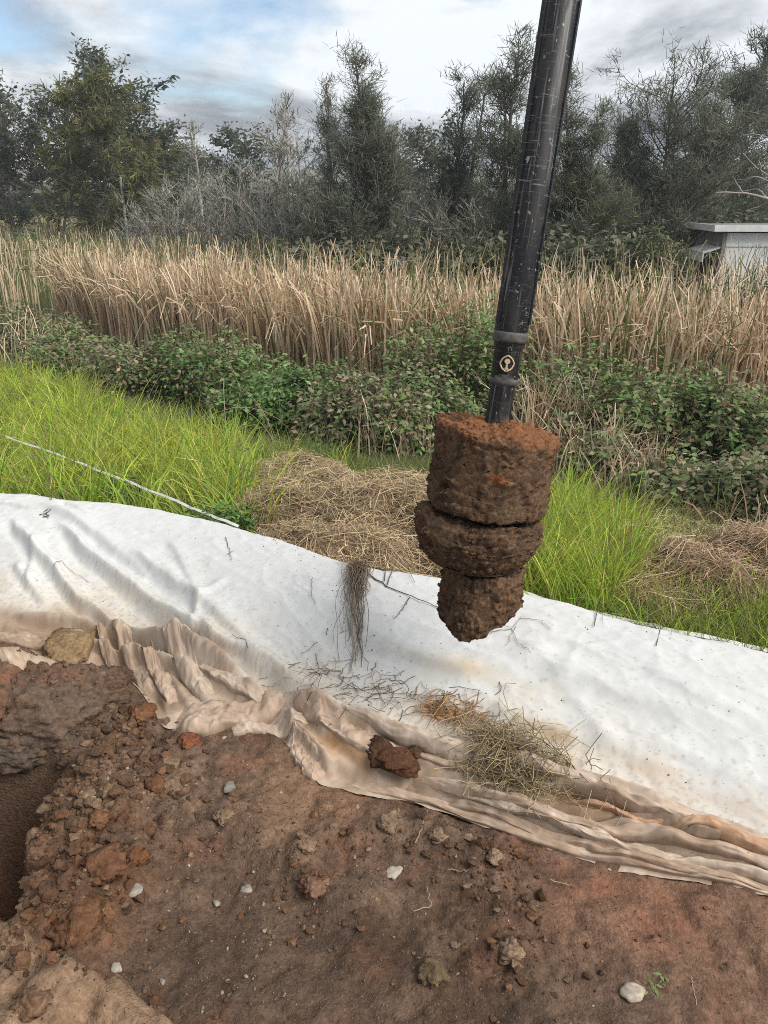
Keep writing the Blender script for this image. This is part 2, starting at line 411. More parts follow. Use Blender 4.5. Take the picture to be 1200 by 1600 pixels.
mb = MB(); mb.add(np.stack([GX, GY, GZ], -1), grid_faces(len(gx), len(gy)), C.reshape(-1, 3))
ground = mb.build('ground', M_SOIL); ground['kind'] = 'structure'

# ================================================================== THE GEOTEXTILE SHEET OVER THE BERM
def polyd(X, Y, pts):
    """signed distance to a polyline and the fraction along it"""
    best = np.full(X.shape, 9.0); sg = np.zeros(X.shape); fr = np.zeros(X.shape)
    seg = np.diff(pts, axis=0); ln = np.linalg.norm(seg, axis=1); cum = np.concatenate([[0], np.cumsum(ln)])
    for i in range(len(seg)):
        ax, ay = pts[i]; ex, ey = seg[i] / ln[i]
        a = np.clip((X - ax) * ex + (Y - ay) * ey, 0, ln[i])
        ddx, ddy = X - ax - a * ex, Y - ay - a * ey
        d = np.hypot(ddx, ddy); m = d < best
        best = np.where(m, d, best); sg = np.where(m, np.sign(ex * ddy - ey * ddx), sg); fr = np.where(m, (cum[i] + a) / cum[-1], fr)
    return best, sg, fr
FOLDS = [  # (path on the sheet, height, half width)
    ([(10, 815), (60, 870), (120, 920), (190, 965), (300, 1015), (420, 1068)], .030, .035), ([(85, 815), (130, 860), (200, 905), (270, 950), (370, 1000), (490, 1062)], .032, .040),
    ([(60, 798), (110, 815), (170, 852), (240, 895)], .018, .05), ([(180, 850), (240, 880), (330, 945), (400, 1005), (520, 1075)], .022, .05),
    ([(0, 940), (40, 948), (110, 950), (170, 965), (260, 1000), (400, 1050)], .034, .030), ([(70, 955), (150, 975), (230, 1010), (330, 1046), (420, 1072)], .028, .020),
    ([(170, 985), (280, 1020), (380, 1050), (440, 1072)], .022, .013), ([(190, 975), (300, 1012), (420, 1050)], .02, .012), ([(200, 1000), (330, 1040), (430, 1066)], .018, .010),
    ([(230, 985), (340, 1030), (450, 1065), (560, 1105)], .02, .02), ([(300, 930), (330, 990), (420, 1040)], .010, .03), ([(20, 880), (70, 930)], .012, .03), ([(60, 840), (40, 920)], .010, .03),
    ([(0, 800), (50, 806), (105, 800), (150, 812)], .014, .02), ([(260, 840), (300, 900), (310, 960)], .008, .04), ([(290, 1000), (310, 930), (360, 900)], .008, .03),
    ([(560, 1010), (640, 1015), (720, 1040), (800, 1030), (880, 1010)], .022, .07), ([(780, 1010), (880, 1035), (1000, 1080), (1180, 1120)], .016, .09), ([(900, 1120), (1050, 1150), (1200, 1190)], .012, .08),
    ([(640, 950), (760, 975), (900, 1000), (1060, 1040)], .008, .06), ([(860, 1040), (920, 1100), (960, 1160)], .007, .06),
    ([(1000, 1030), (1090, 1080), (1200, 1110)], .008, .05), ([(700, 1060), (800, 1100), (950, 1140), (1100, 1200)], .008, .05),
    ([(400, 1048), (470, 1075), (560, 1112), (660, 1146), (760, 1170), (860, 1200), (960, 1240), (1080, 1280), (1250, 1330)], .038, .030),
    ([(520, 1085), (620, 1122), (720, 1146), (850, 1172), (960, 1210), (1080, 1255), (1250, 1305)], .026, .022),
    ([(600, 1190), (690, 1218), (790, 1262), (900, 1296), (1040, 1335), (1250, 1375)], .034, .024), ([(640, 1195), (740, 1222), (860, 1270), (980, 1318), (1250, 1362)], .034, .022),
    ([(860, 1245), (960, 1272), (1060, 1302), (1250, 1345)], .036, .024), ([(500, 1215), (600, 1228), (700, 1246), (820, 1296), (940, 1335), (1250, 1392)], .026, .018),
    ([(660, 1210), (760, 1240), (880, 1288), (1000, 1330), (1250, 1370)], .02, .012), ([(900, 1215), (1000, 1255), (1120, 1290), (1250, 1318)], .025, .02), ([(940, 1330), (1080, 1350), (1250, 1385)], .026, .02),
    ([(485, 1085), (505, 1130), (560, 1165), (640, 1195)], .026, .022), ([(450, 1075), (460, 1110), (500, 1160), (520, 1205)], .028, .018), ([(560, 1120), (620, 1160), (700, 1185)], .012, .02), ([(520, 1110), (580, 1170), (600, 1215)], .014, .015),
    ([(0, 983), (60, 1000), (110, 1012), (160, 1008)], .030, .022), ([(0, 1016), (50, 1030), (110, 1040)], .022, .016), ([(0, 958), (70, 972), (150, 968)], .016, .03), ([(120, 955), (125, 985), (140, 1000)], .018, .012),
    ([(160, 972), (185, 1020), (205, 1062)], .036, .016), ([(190, 975), (225, 1025), (245, 1090)], .038, .018), ([(225, 985), (262, 1030), (300, 1085), (320, 1100)], .042, .020), ([(265, 1000), (305, 1045), (335, 1088)], .040, .018),
    ([(210, 990), (240, 1040), (262, 1110)], .03, .012), ([(290, 1030), (350, 1055), (450, 1075)], .022, .025), ([(250, 1075), (320, 1082), (380, 1075)], .02, .014), ([(300, 1110), (370, 1098), (430, 1082)], .03, .020), ([(270, 1125), (340, 1118), (420, 1100)], .022, .014),
]
FW = []
for px, a, wd in FOLDS:
    FW.append((np.array([at_z(u, v, 0.04 + 0.28 * np.clip((1150 - v + (u - 300) * 0.28) / 330, 0, 1))[:2] for u, v in px]), a, wd))
fx = np.arange(-3.2, 2.5, 0.0095); ft = np.concatenate([np.linspace(0, 1, 134), 1 + np.linspace(0.02, 0.38, 22)])
FX, FT = np.meshgrid(fx, ft, indexing='ij')
FX = FX + 0
T0 = np.convolve(np.pad(fab_t(fx, YLJ(fx)), 5, 'edge'), np.hanning(13)[1:-1] / np.hanning(13)[1:-1].sum(), 'valid')[:, None]
FT = np.where(FT < 1, T0 + FT * (1 - T0), FT)
edge = 0.015 * fbm(FX * 9, FX * 0 + 2.0, 3.0, 3) * (1 - sstep(0, 0.2, FT))
FY = YL(FX) + FT * (YC(FX) - YL(FX)) + edge
FT2 = fab_t(FX, FY)
TM = fab_t(FX, YM(FX))
dirty = 1 - sstep(-0.10, 0.07, FT2 - TM + 0.06 * fbm(FX * 5, FY * 5, 1.0, 4))
FZ = berm(FX, FY) + 0.004
wv = 0.12 * fbm(FX * 1.3, FT * 3, 4.0, 3)
rg = 1 - np.abs(perlin(FX * 1.7 + 2 * wv, FT * 17 + 6 * wv + FX * 1.2, 0.5)) * 1.7
rg2 = 1 - np.abs(perlin(FX * 4.5 + 3 * wv, FT * 30 + 9 * wv, 4.5)) * 1.7
FZ = FZ + dirty * (.30 + .70 * sstep(-.5, .1, FX)) * (0.018 * np.clip(rg, 0, 1) ** 1.6 + 0.009 * np.clip(rg2, 0, 1) ** 1.6)
FZ = FZ + (1 - dirty) * (0.005 * fbm(FX * 2.5, FY * 3.2, 6.0, 3) + 0.004 * np.clip(1 - 1.8 * np.abs(perlin(FX * 3 + wv * 4, FT * 7 + FX * 2, 8.0)), 0, 1) ** 3 + 0.0016 * fbm(FX * 22, FY * 22, 2.0, 3))
def crease(a, b, c, w=.045): return np.exp(-np.abs(perlin(a, b, c)) / w)
cm = sstep(-.15, .35, fbm(FX * 1.7, FY * 1.7, 9.1, 3))
FZ = FZ + (1 - dirty) * (0.0055 * cm * crease(FX * 2.2 + FY * 2.0 + 3 * wv, (FY - .55 * FX) * 3.4, 1.7) + 0.0036 * crease(FX * 4.0 + 3 * wv, FY * 6.0 + FX * 2.5, 3.9) * (1 - .6 * cm) + 0.0036 * cm * crease(FX * 9, FY * 11 + 4 * FX, 6.2, .07))
FZ = FZ + dirty * sstep(-.5, .2, FX) * (0.013 * crease(FX * 1.0 + 2 * wv, FT * 22 + 9 * wv, 7.4, .13) + .008 * crease(FX * 1.4 + 2 * wv, FT * 40 + 12 * wv, 11.4, .14))
FZ = FZ + dirty * (0.006 * crease(FX * 5 + FY * 3, FT * 13 + FX * 3, 2.9, .06) + .004 * crease(FX * 12, FY * 13, 5.1, .07))
FZ = FZ + 0.003 * fbm(FX * 16, FY * 16, 3.0, 4) * dirty
for fi_, (pts, a, wd) in enumerate(FW):
    lo = pts.min(0) - 0.3; hi = pts.max(0) + 0.3
    m = (FX > lo[0]) & (FX < hi[0]) & (FY > lo[1]) & (FY < hi[1])
    d, s, f = polyd(FX[m] + 0.012 * perlin(FX[m] * 7, FY[m] * 7, 1.0), FY[m] + 0.012 * perlin(FX[m] * 7, FY[m] * 7, 5.0), pts)
    win = sstep(0, 0.18, f) * (1 - sstep(0.82, 1, f))
    wsd = np.maximum(np.where(s > 0, wd, wd * 0.38), .013); wd = max(wd, .016)
    a = a * (1.6 if fi_ < 16 else .42 if fi_ > 38 else 1.0)
    h = a * np.exp(-(d / wsd) ** 2) - 0.35 * a * np.exp(-((d * s + 1.1 * wd) / (0.55 * wd)) ** 2)
    FZ[m] += h * win
FZ = FZ - np.where(FT < 0.06, 0.02 * (1 - FT / 0.06), 0)
# pocket where the sheet has been left short: it never sinks under the soil
FZ = np.maximum(FZ, ground_z(FX, FY) + 0.006 + 0.012 * np.clip(FT2 * 12, 0, 1))
hemz = ground_z(FX, FY) + 0.004
hb2 = sstep(0.0, 0.10, FT - T0); FZ = hemz * (1 - hb2) + FZ * hb2
FP = np.stack([FX, FY, FZ], -1)
U, V = proj(FP)
nA = fbm(FX * 6, FY * 6, 1.2, 5, 0.6); nB = fbm(FX * 24, FY * 24, 5.2, 4, 0.6)
FC = np.zeros(FX.shape + (3,)) + np.array([0.57, 0.578, 0.575])
cream = 1 - sstep(0.0, 0.30, FT2 - TM + 0.10 * nA)
FC = mixc(FC, 0.75 * cream, [0.58, 0.53, 0.45])
FC = mixc(FC, np.clip(dirty * (0.92 + 0.25 * nA), 0, 1), [0.40, 0.305, 0.228])
FC = mixc(FC, np.clip(dirty * .75 * sstep(0.05, 0.7, nA + .5 * nB), 0, 1), [0.25, 0.175, 0.12])
FC = mixc(FC, 0.6 * np.clip(dirty * sstep(0.0, 0.6, -nA + 0.3 * nB), 0, 1), [0.52, 0.43, 0.34])
for cu, cv, ru, rv, a, c in [(545, 1165, 60, 22, .7, [.46, .24, .10]), (960, 1265, 110, 22, .7, [.45, .23, .10]), (860, 1145, 35, 16, .8, [.36, .22, .10]), (735, 1042, 40, 14, .6, [.60, .46, .28]), (700, 1040, 120, 12, .35, [.5, .42, .3]),
                             (1010, 1200, 60, 16, .5, [.5, .38, .26]), (290, 985, 45, 9, .8, [.22, .13, .08]), (330, 1005, 50, 9, .6, [.25, .15, .1]), (60, 985, 110, 22, .7, [.27, .18, .12]), (100, 1005, 40, 20, .6, [.24, .15, .09]),
                             (700, 1115, 50, 16, .8, [.42, .19, .06]), (1000, 1310, 120, 15, .5, [.25, .15, .1]), (620, 1140, 100, 12, .4, [.35, .25, .17]), (1150, 1260, 100, 14, .5, [.42, .32, .24]), (800, 1120, 120, 20, .3, [.6, .52, .42])]:
    FC = mixc(FC, a * np.clip(np.exp(-(((U - cu - 18 * nB) / ru) ** 2 + ((V - cv - 0.28 * (U - cu)) / rv) ** 2)) * (1 + 0.5 * nB), 0, 1), c)
smear = np.clip(fbm(FX * 3.2 + FY * 1.5, FY * 1.4 - FX * .4, 7.7, 5, .6), 0, 1) * (1 - dirty); FC = mixc(FC, .38 * smear * (1.15 - FT2.clip(0, 1)), [.44, .38, .31])
sp_ = np.clip(fbm(FX * 60, FY * 60, 4.1, 3) - .55 + .5 * np.exp(-((FT2 - TM) / .22) ** 2), 0, 1) * (1 - dirty); FC = mixc(FC, np.clip(1.3 * sp_, 0, .5), [.36, .28, .21])
FC = mixc(FC, .55 * dirty * sstep(.12, .6, nB), [.25, .175, .12])
FC = FC * (1 + (0.05 + 0.12 * dirty) * np.clip(nB, -1, 1))[..., None]
M_FAB = surf('geotextile', rough=0.85, spec=0.2, var=0.06, vscale=400, bump=0.25, bscale=500, bdist=0.002, speck=[(70, 0.70, 0.75, (0.25, 0.19, 0.14)), (210, 0.72, 0.76, (0.18, 0.14, 0.11))])
# the clean cover and its soiled, bunched-up hem
mb = MB(); mb.add(FP, grid_faces(len(fx), len(ft)), FC.reshape(-1, 3))
sheet = thing('geotextile_sheet', 'long white geotextile sheet over the soil berm, its lower hem bunched and mud-stained', 'fabric sheet', (0, 2.4, 0))
cov = mb.build('cover', M_FAB, sheet); cov.location = (0, -2.4, 0)
def fz_at(x, y):
    i = int(np.clip(np.searchsorted(fx, x), 0, len(fx) - 1)); t = fab_t(np.array([x]), np.array([y]))[0]
    j = int(np.argmin(np.abs(ft - t))); return FZ[i, j]
def on_fabric(u, v):
    z = 0.15
    for i in range(6):
        p = at_z(u, v, z); z = 0.5 * z + 0.5 * (fz_at(p[0], p[1]) if 0 < fab_t(p[0], p[1]) < 1.3 else gz(p[0], p[1]))
    p = at_z(u, v, z); return np.array([p[0], p[1], z])
def fab_surf(X, Y):
    t = fab_t(X, Y); i = np.clip(np.round((X - fx[0]) / (fx[1] - fx[0])).astype(int), 0, len(fx) - 1)
    t0 = T0[i, 0]; j = np.clip(np.round((t - t0) / (1 - t0) * 133), 0, 133).astype(int)
    return np.maximum(np.where(t >= t0, FZ[i, j], -9), ground_z(X, Y))
def patch(A, B, na=90, nb=34, height=0.05, npl=2.0, seed=0, dirtc=(0.46, 0.33, 0.235), over=0.5, ends=0.22):
    """a fold of the hem lying over the sheet: rises from edge A, rolls over and drops to edge B"""
    def e(pp):
        q = np.array([on_fabric(u, v)[:2] for u, v in pp]); s_ = np.linspace(0, 1, len(q)); r_ = np.linspace(0, 1, na)
        q2 = np.stack([np.interp(r_, s_, q[:, i]) for i in range(2)], 1); k = np.hanning(13)[1:-1]; k /= k.sum()
        return np.stack([np.convolve(np.pad(q2[:, i], 5, 'reflect', reflect_type='odd'), k, 'valid') for i in range(2)], 1)
    a, b = e(A), e(B); t = np.linspace(0, 1, nb)[None, :, None]; s_ = np.linspace(0, 1, na)[:, None]; t2 = t[..., 0]
    XY = a[:, None] * (1 - t) + b[:, None] * t
    wob = fbm(s_ * 5 + 0 * t2, t2 * 1.5 + 0 * s_, seed + .5, 3)
    XY = XY + .010 * np.stack([perlin(s_ * 9 + 0 * t2, t2 * 3 + 0 * s_, seed + 2.0), wob], -1)
    win = np.clip(sstep(0, ends, s_) * (1 - sstep(1 - ends, 1, s_)), 0, 1)
    peak = .62 + .15 * perlin(s_ * 4 + 0 * t2, 0 * t2 + .3, seed + 7.0)
    shp = np.where(t2 < peak, sstep(0, 1, t2 / peak) ** .8, np.sqrt(np.clip(1 - ((t2 - peak) / (1 - peak)) ** 2, 0, 1)))
    H = height * win * shp * (1 + .25 * wob)
    ph = t2 * npl * 2 * np.pi + 3 * wob + 1.2 * s_
    H = H + win * (.009 * (np.abs(np.sin(ph)) ** .6 - .6) + .006 * np.exp(-np.abs(perlin(s_ * 6 + 3 * t2, t2 * 5 - 4 * s_, seed + 8.0)) / .07)) * np.sin(np.pi * t2) ** .5 + .004 * win * fbm(s_ * 14 + 0 * t2, t2 * 9 + 0 * s_, seed + 3, 3) * np.sin(np.pi * t2) ** .5
    Z = fab_surf(XY[..., 0], XY[..., 1])
    k = np.hanning(9); k /= k.sum()
    for _ in range(2): Z = np.apply_along_axis(lambda q: np.convolve(np.pad(q, 4, 'edge'), k, 'valid'), 0, Z)
    Y = XY[..., 1] - over * H * sstep(.4, .95, t2)
    P = np.stack([XY[..., 0], Y, Z + H - .012 * (1 - np.sin(np.pi * np.clip(t2, 0, 1)) ** .3) - .010 * (1 - win)], -1)
    n_ = fbm(P[..., 0] * 12, P[..., 1] * 12, seed + 1.0, 5, 0.6); n2 = fbm(P[..., 0] * 40, P[..., 1] * 40, seed + 5.0, 4, .6)
    c = np.zeros(P.shape) + np.asarray(dirtc) * np.array([.96, .98, 1.02]); c = mixc(c, .6 * sstep(.1, .7, n_ + .6 * n2), [.26, .185, .13]); c = mixc(c, .55 * sstep(.1, .7, -n_), [.50, .41, .33]); c = c * (1 + .28 * np.clip(n2, -1, 1))[..., None]
    m = MB(); m.add(P, grid_faces(na, nb), c.reshape(-1, 3)); o = m.build('fold', M_FAB, sheet); o.location = (0, -2.4, 0)
    return o
def pleat(c, w, h, col): return ([(u, v - w) for u, v in c], [(u, v + w) for u, v in c], h, .5, col)
T1, T2, T3, T4 = (.43, .315, .23), (.35, .25, .175), (.46, .275, .165), (.50, .395, .305)
PATCHES = [  # upper edge, lower edge, height, pleats, colour
 ([(268, 1108), (330, 1090), (390, 1073), (448, 1068)], [(262, 1145), (320, 1151), (390, 1134), (458, 1090)], .050, 1.0, T1),
 ([(340, 1128), (400, 1112), (445, 1098), (492, 1094)], [(345, 1147), (400, 1146), (450, 1138), (492, 1132)], .026, 1.0, T4),
 ([(452, 1105), (474, 1150), (496, 1185), (530, 1212)], [(442, 1138), (450, 1176), (470, 1206), (500, 1224)], .022, 1.0, T1),
 ([(486, 1072), (530, 1106), (590, 1144), (660, 1180)], [(448, 1080), (484, 1128), (534, 1166), (612, 1196)], .034, 1.2, T1),
 ([(160, 955), (172, 990), (190, 1030), (216, 1078)], [(148, 966), (156, 1005), (172, 1045), (200, 1088)], .026, .5, T2),
 ([(192, 958), (212, 1000), (232, 1045), (256, 1092)], [(172, 966), (186, 1010), (206, 1055), (236, 1102)], .032, .5, T1),
 ([(232, 985), (252, 1022), (270, 1060), (292, 1098)], [(212, 992), (228, 1035), (246, 1075), (268, 1112)], .034, .5, T1),
 ([(268, 988), (296, 1024), (322, 1058), (352, 1086)], [(246, 998), (268, 1036), (292, 1072), (322, 1102)], .036, .5, T4),
 ([(306, 1020), (340, 1048), (384, 1066), (450, 1078)], [(294, 1036), (326, 1066), (374, 1086), (440, 1094)], .030, 1.0, T4),
 ([(-40, 975), (30, 988), (90, 998), (160, 996)], [(-40, 998), (30, 1010), (90, 1018), (160, 1016)], .030, 1.0, (.36, .26, .18)),
 ([(-40, 1008), (20, 1018), (70, 1028), (130, 1034)], [(-40, 1034), (20, 1042), (70, 1048), (130, 1056)], .026, .8, (.40, .29, .2)),
 pleat([(500, 1096), (600, 1138), (700, 1166), (820, 1188), (940, 1226), (1080, 1272), (1330, 1350)], 11, .036, T4),
 pleat([(560, 1140), (660, 1176), (760, 1204), (880, 1232), (1000, 1266), (1130, 1302), (1340, 1362)], 10, .026, T1),
 pleat([(860, 1240), (960, 1262), (1060, 1292), (1180, 1322), (1340, 1365)], 11, .034, T3),
 pleat([(620, 1198), (740, 1238), (860, 1278), (980, 1304), (1120, 1334), (1340, 1384)], 9, .032, T1),
 pleat([(640, 1208), (750, 1254), (870, 1298), (990, 1326), (1130, 1352), (1340, 1398)], 8, .030, T4),
 pleat([(600, 1216), (730, 1256), (850, 1306), (970, 1338), (1120, 1366), (1340, 1412)], 8, .026, T2),
 pleat([(500, 1214), (600, 1232), (700, 1254), (800, 1296), (900, 1326), (1040, 1354), (1180, 1382), (1340, 1420)], 8, .024, T1),
 pleat([(920, 1250), (1030, 1284), (1150, 1316), (1340, 1372)], 7, .026, T2),
]
for i_, (A_, B_, h_, np_, c_) in enumerate(PATCHES): patch(A_, B_, height=h_, npl=np_, seed=3 * i_ + 1, dirtc=c_, na=170 if len(A_) > 4 else 90, nb=24, over=.85)
# ================================================================== THE AUGER HANGING FROM ITS DRILL ROD
from mathutils import Matrix, Vector
_A = at_y(780, 640, 2.45); _B = at_y(877, 0, 2.55)
ez = (_B - _A) / np.linalg.norm(_B - _A); ex = np.array([1.0, 0, 0]); ex = ex - ez * ex.dot(ez); ex /= np.linalg.norm(ex); ey = np.cross(ez, ex)
def h_at(v):
    s = np.linspace(-1.2, 2.5, 4000); q = _A[None] + s[:, None] * ez[None]; uu, vv = proj(q)
    return float(np.interp(-v, -vv, s)) if vv[0] < vv[-1] else float(np.interp(v, vv[::-1], s[::-1]))
def px_m(v, n):
    q = _A + h_at(v) * ez; return n / FPX * (q[1] * CP - (q[2] - HC) * SP)
auger = thing('drilling_auger', 'soil-packed auger hanging from a scratched black drill rod above the white sheet', 'auger')
auger.matrix_world = Matrix(((ex[0], ey[0], ez[0], _A[0]), (ex[1], ey[1], ez[1], _A[1]), (ex[2], ey[2], ez[2], _A[2]), (0, 0, 0, 1)))
def lathe(name, prof, mat, seg=48, col=(1, 1, 1), parent=auger):
    th = np.linspace(0, 2 * np.pi, seg, endpoint=False); pr = np.array(prof)
    V_ = np.stack([pr[:, 1][:, None] * np.cos(th), pr[:, 1][:, None] * np.sin(th), np.repeat(pr[:, 0][:, None], seg, 1)], -1)
    i = np.arange(len(pr) - 1)[:, None] * seg; j = np.arange(seg)[None]; j2 = (j + 1) % seg
    m = MB(); m.add(V_, np.stack([i + j, i + j2, i + seg + j2, i + seg + j], -1), col); return m.build(name, mat, parent)
def steel(name, base, mud):
    m, t, l = mat_new(name); o = N(t, 'ShaderNodeOutputMaterial'); p = N(t, 'ShaderNodeBsdfPrincipled'); l(p.outputs[0], o.inputs[0])
    tc = N(t, 'ShaderNodeTexCoord'); src = None
    c0 = N(t, 'ShaderNodeRGB'); c0.outputs[0].default_value = (*base, 1); src = c0.outputs[0]
    msk = []
    for sc, lo, hi, c, dist, det in [((90, 90, 3.5), .58, .70, (.16, .16, .155), .4, 6), ((75, 75, 60), .645, .68, (.30, .29, .27), .3, 8), ((12, 12, 190), .625, .68, (.15, .15, .15), 1.6, 4), ((22, 22, 6), .50, .70, (.035, .034, .033), .8, 9), ((6, 6, 2.2), mud, mud + .1, (.24, .19, .13), .6, 9)]:
        mp_ = N(t, 'ShaderNodeMapping'); mp_.inputs['Scale'].default_value = sc; l(tc.outputs['Object'], mp_.inputs[0])
        n = N(t, 'ShaderNodeTexNoise'); n.inputs['Scale'].default_value = 1; n.inputs['Detail'].default_value = det; n.inputs['Distortion'].default_value = dist; l(mp_.outputs[0], n.inputs['Vector'])
        r_ = N(t, 'ShaderNodeMapRange'); l(n.outputs[0], r_.inputs[0]); r_.inputs[1].default_value = lo; r_.inputs[2].default_value = hi
        x = N(t, 'ShaderNodeMix', data_type='RGBA'); l(r_.outputs[0], x.inputs['Factor']); l(src, x.inputs[6]); x.inputs[7].default_value = (*c, 1); src = x.outputs[2]
        msk.append(r_.outputs[0])
    l(src, p.inputs['Base Color']); p.inputs['Specular IOR Level'].default_value = 0.3
    rr = N(t, 'ShaderNodeMapRange'); l(msk[3], rr.inputs[0]); rr.inputs[3].default_value = 0.46; rr.inputs[4].default_value = 0.75; l(rr.outputs[0], p.inputs['Roughness'])
    b = N(t, 'ShaderNodeBump'); b.inputs['Strength'].default_value = .25; b.inputs['Distance'].default_value = .002; l(msk[1], b.inputs['Height']); l(b.outputs[0], p.inputs['Normal'])
    return m
M_ROD = steel('scratched_black_paint', (.010, .011, .014), .70); M_STEM = steel('muddy_black_paint', (.013, .013, .015), .56)
M_WORN = surf('worn_steel', rough=.6, spec=.4, col=(.085, .082, .078), var=.5, vscale=50, bump=.3, bscale=150, bdist=.002)
M_MUDST = surf('muddy_steel', rough=.8, spec=.3, col=(.075, .055, .04), var=.4, vscale=60, bump=.4, bscale=100, bdist=.003)
M_BRASS = surf('pin_ring_paint', rough=.6, spec=.4, col=(.50, .42, .27), var=.25, vscale=150, bump=0)
M_DARKS = surf('dark_recess', rough=.8, spec=.2, col=(.02, .02, .022), var=.2, bump=0)
rr_ = px_m(450, 26.5); hc0 = h_at(533); hc1 = h_at(519); hj = h_at(592); hb_ = h_at(672)
lathe('drill_rod', [(hc1, rr_ * .98), (hc1 + .02, rr_), (1.9, rr_), (1.9, 0)], M_ROD, 64)
# ribs running up the rod, as on a locking kelly bar
for k, a in enumerate((R(205), R(335))):
    m = MB(); h0, h1 = hc1 + .03, 1.88; c, s = math.cos(a), math.sin(a); w2, d2 = .009, .005
    v = [[(rr_ + d) * c - ww * s, (rr_ + d) * s + ww * c, h] for h in (h0, h1) for d in (-.004, d2) for ww in (-w2, w2)]
    m.add(v, [[0, 1, 3, 2], [4, 6, 7, 5], [0, 4, 5, 1], [2, 3, 7, 6], [0, 2, 6, 4], [1, 5, 7, 3]]); m.build('drive_rib', M_ROD, auger, smooth=False)
rc = px_m(526, 27.5)
lathe('collar', [(hc0 - .004, rc * .80), (hc0, rc * .97), (hc0 + .006, rc), (hc1 - .006, rc), (hc1, rc * .97), (hc1 + .003, rr_ * .97)], M_WORN, 64)
rs = px_m(560, 21.5)
lathe('drive_socket', [(hj - .004, rs * .95), (hj + .004, rs), (hc0 - .03, rs), (hc0 - .012, rs * 1.12), (hc0 - .002, rs * 1.14)], M_STEM, 48)
lathe('socket_ring', [(hj - .016, rs * .97), (hj - .012, rs * 1.07), (hj - .004, rs * 1.10), (hj + .002, rs * 1.05), (hj + .004, rs * .97)], M_WORN, 48)
rst = px_m(630, 19.5)
lathe('stem', [(hb_ - .1, rst), (h_at(652), rst), (hj - .014, rst)], M_STEM, 48)
# the flat pad under the pin and the pin itself: a painted ring round a keyhole-shaped pin
an = R(-96); hp = h_at(566); pr_ = px_m(566, 9.5)
def face_pt(a_, h_, off): return np.array([(rs + off) * math.cos(an + a_ / rs), (rs + off) * math.sin(an + a_ / rs), h_])
th = np.linspace(0, 2 * np.pi, 41)
P_ = np.array([[face_pt(pr_ * math.cos(t) * (1 + .07 * (abs(math.cos(2 * t)) > .93)), hp + pr_ * 1.12 * math.sin(t) * (1 + .1 * (abs(math.sin(t)) > .97)), .0025) for t in th]])
m = MB(); tubes(m, P_, np.full((1, 41), .0028), (1, 1, 1), 6); pin_ring = m.build('pin_ring', M_BRASS, auger)
def disc(name, cx_, ch_, ra, rb, off, mat, parent):
    t_ = np.linspace(0, 2 * np.pi, 25)[:-1]; v = [face_pt(cx_, ch_, off)] + [face_pt(cx_ + ra * math.cos(t), ch_ + rb * math.sin(t), off) for t in t_] + [face_pt(cx_ + ra * math.cos(t), ch_ + rb * math.sin(t), off - .006) for t in t_]
    f = [[0, 1 + i, 1 + (i + 1) % 24] for i in range(24)]; f2 = [[1 + i, 25 + i, 25 + (i + 1) % 24, 1 + (i + 1) % 24] for i in range(24)]
    m = MB(); m.add(v, f); m.add(v, f2); return m.build(name, mat, parent)
disc('pin_recess', 0, hp, pr_ * .9, pr_ * 1.0, .0015, M_DARKS, auger)
disc('pin_head', 0, hp + pr_ * .38, pr_ * .42, pr_ * .42, .005, M_BRASS, pin_ring)
disc('pin_shank', 0, hp - pr_ * .28, pr_ * .16, pr_ * .5, .004, M_BRASS, pin_ring)
disc('pin_foot', 0, hp - pr_ * .78, pr_ * .28, pr_ * .2, .0045, M_BRASS, pin_ring)
disc('lock_pad', -.002, h_at(588), rs * .72, .010, .004, M_WORN, auger)

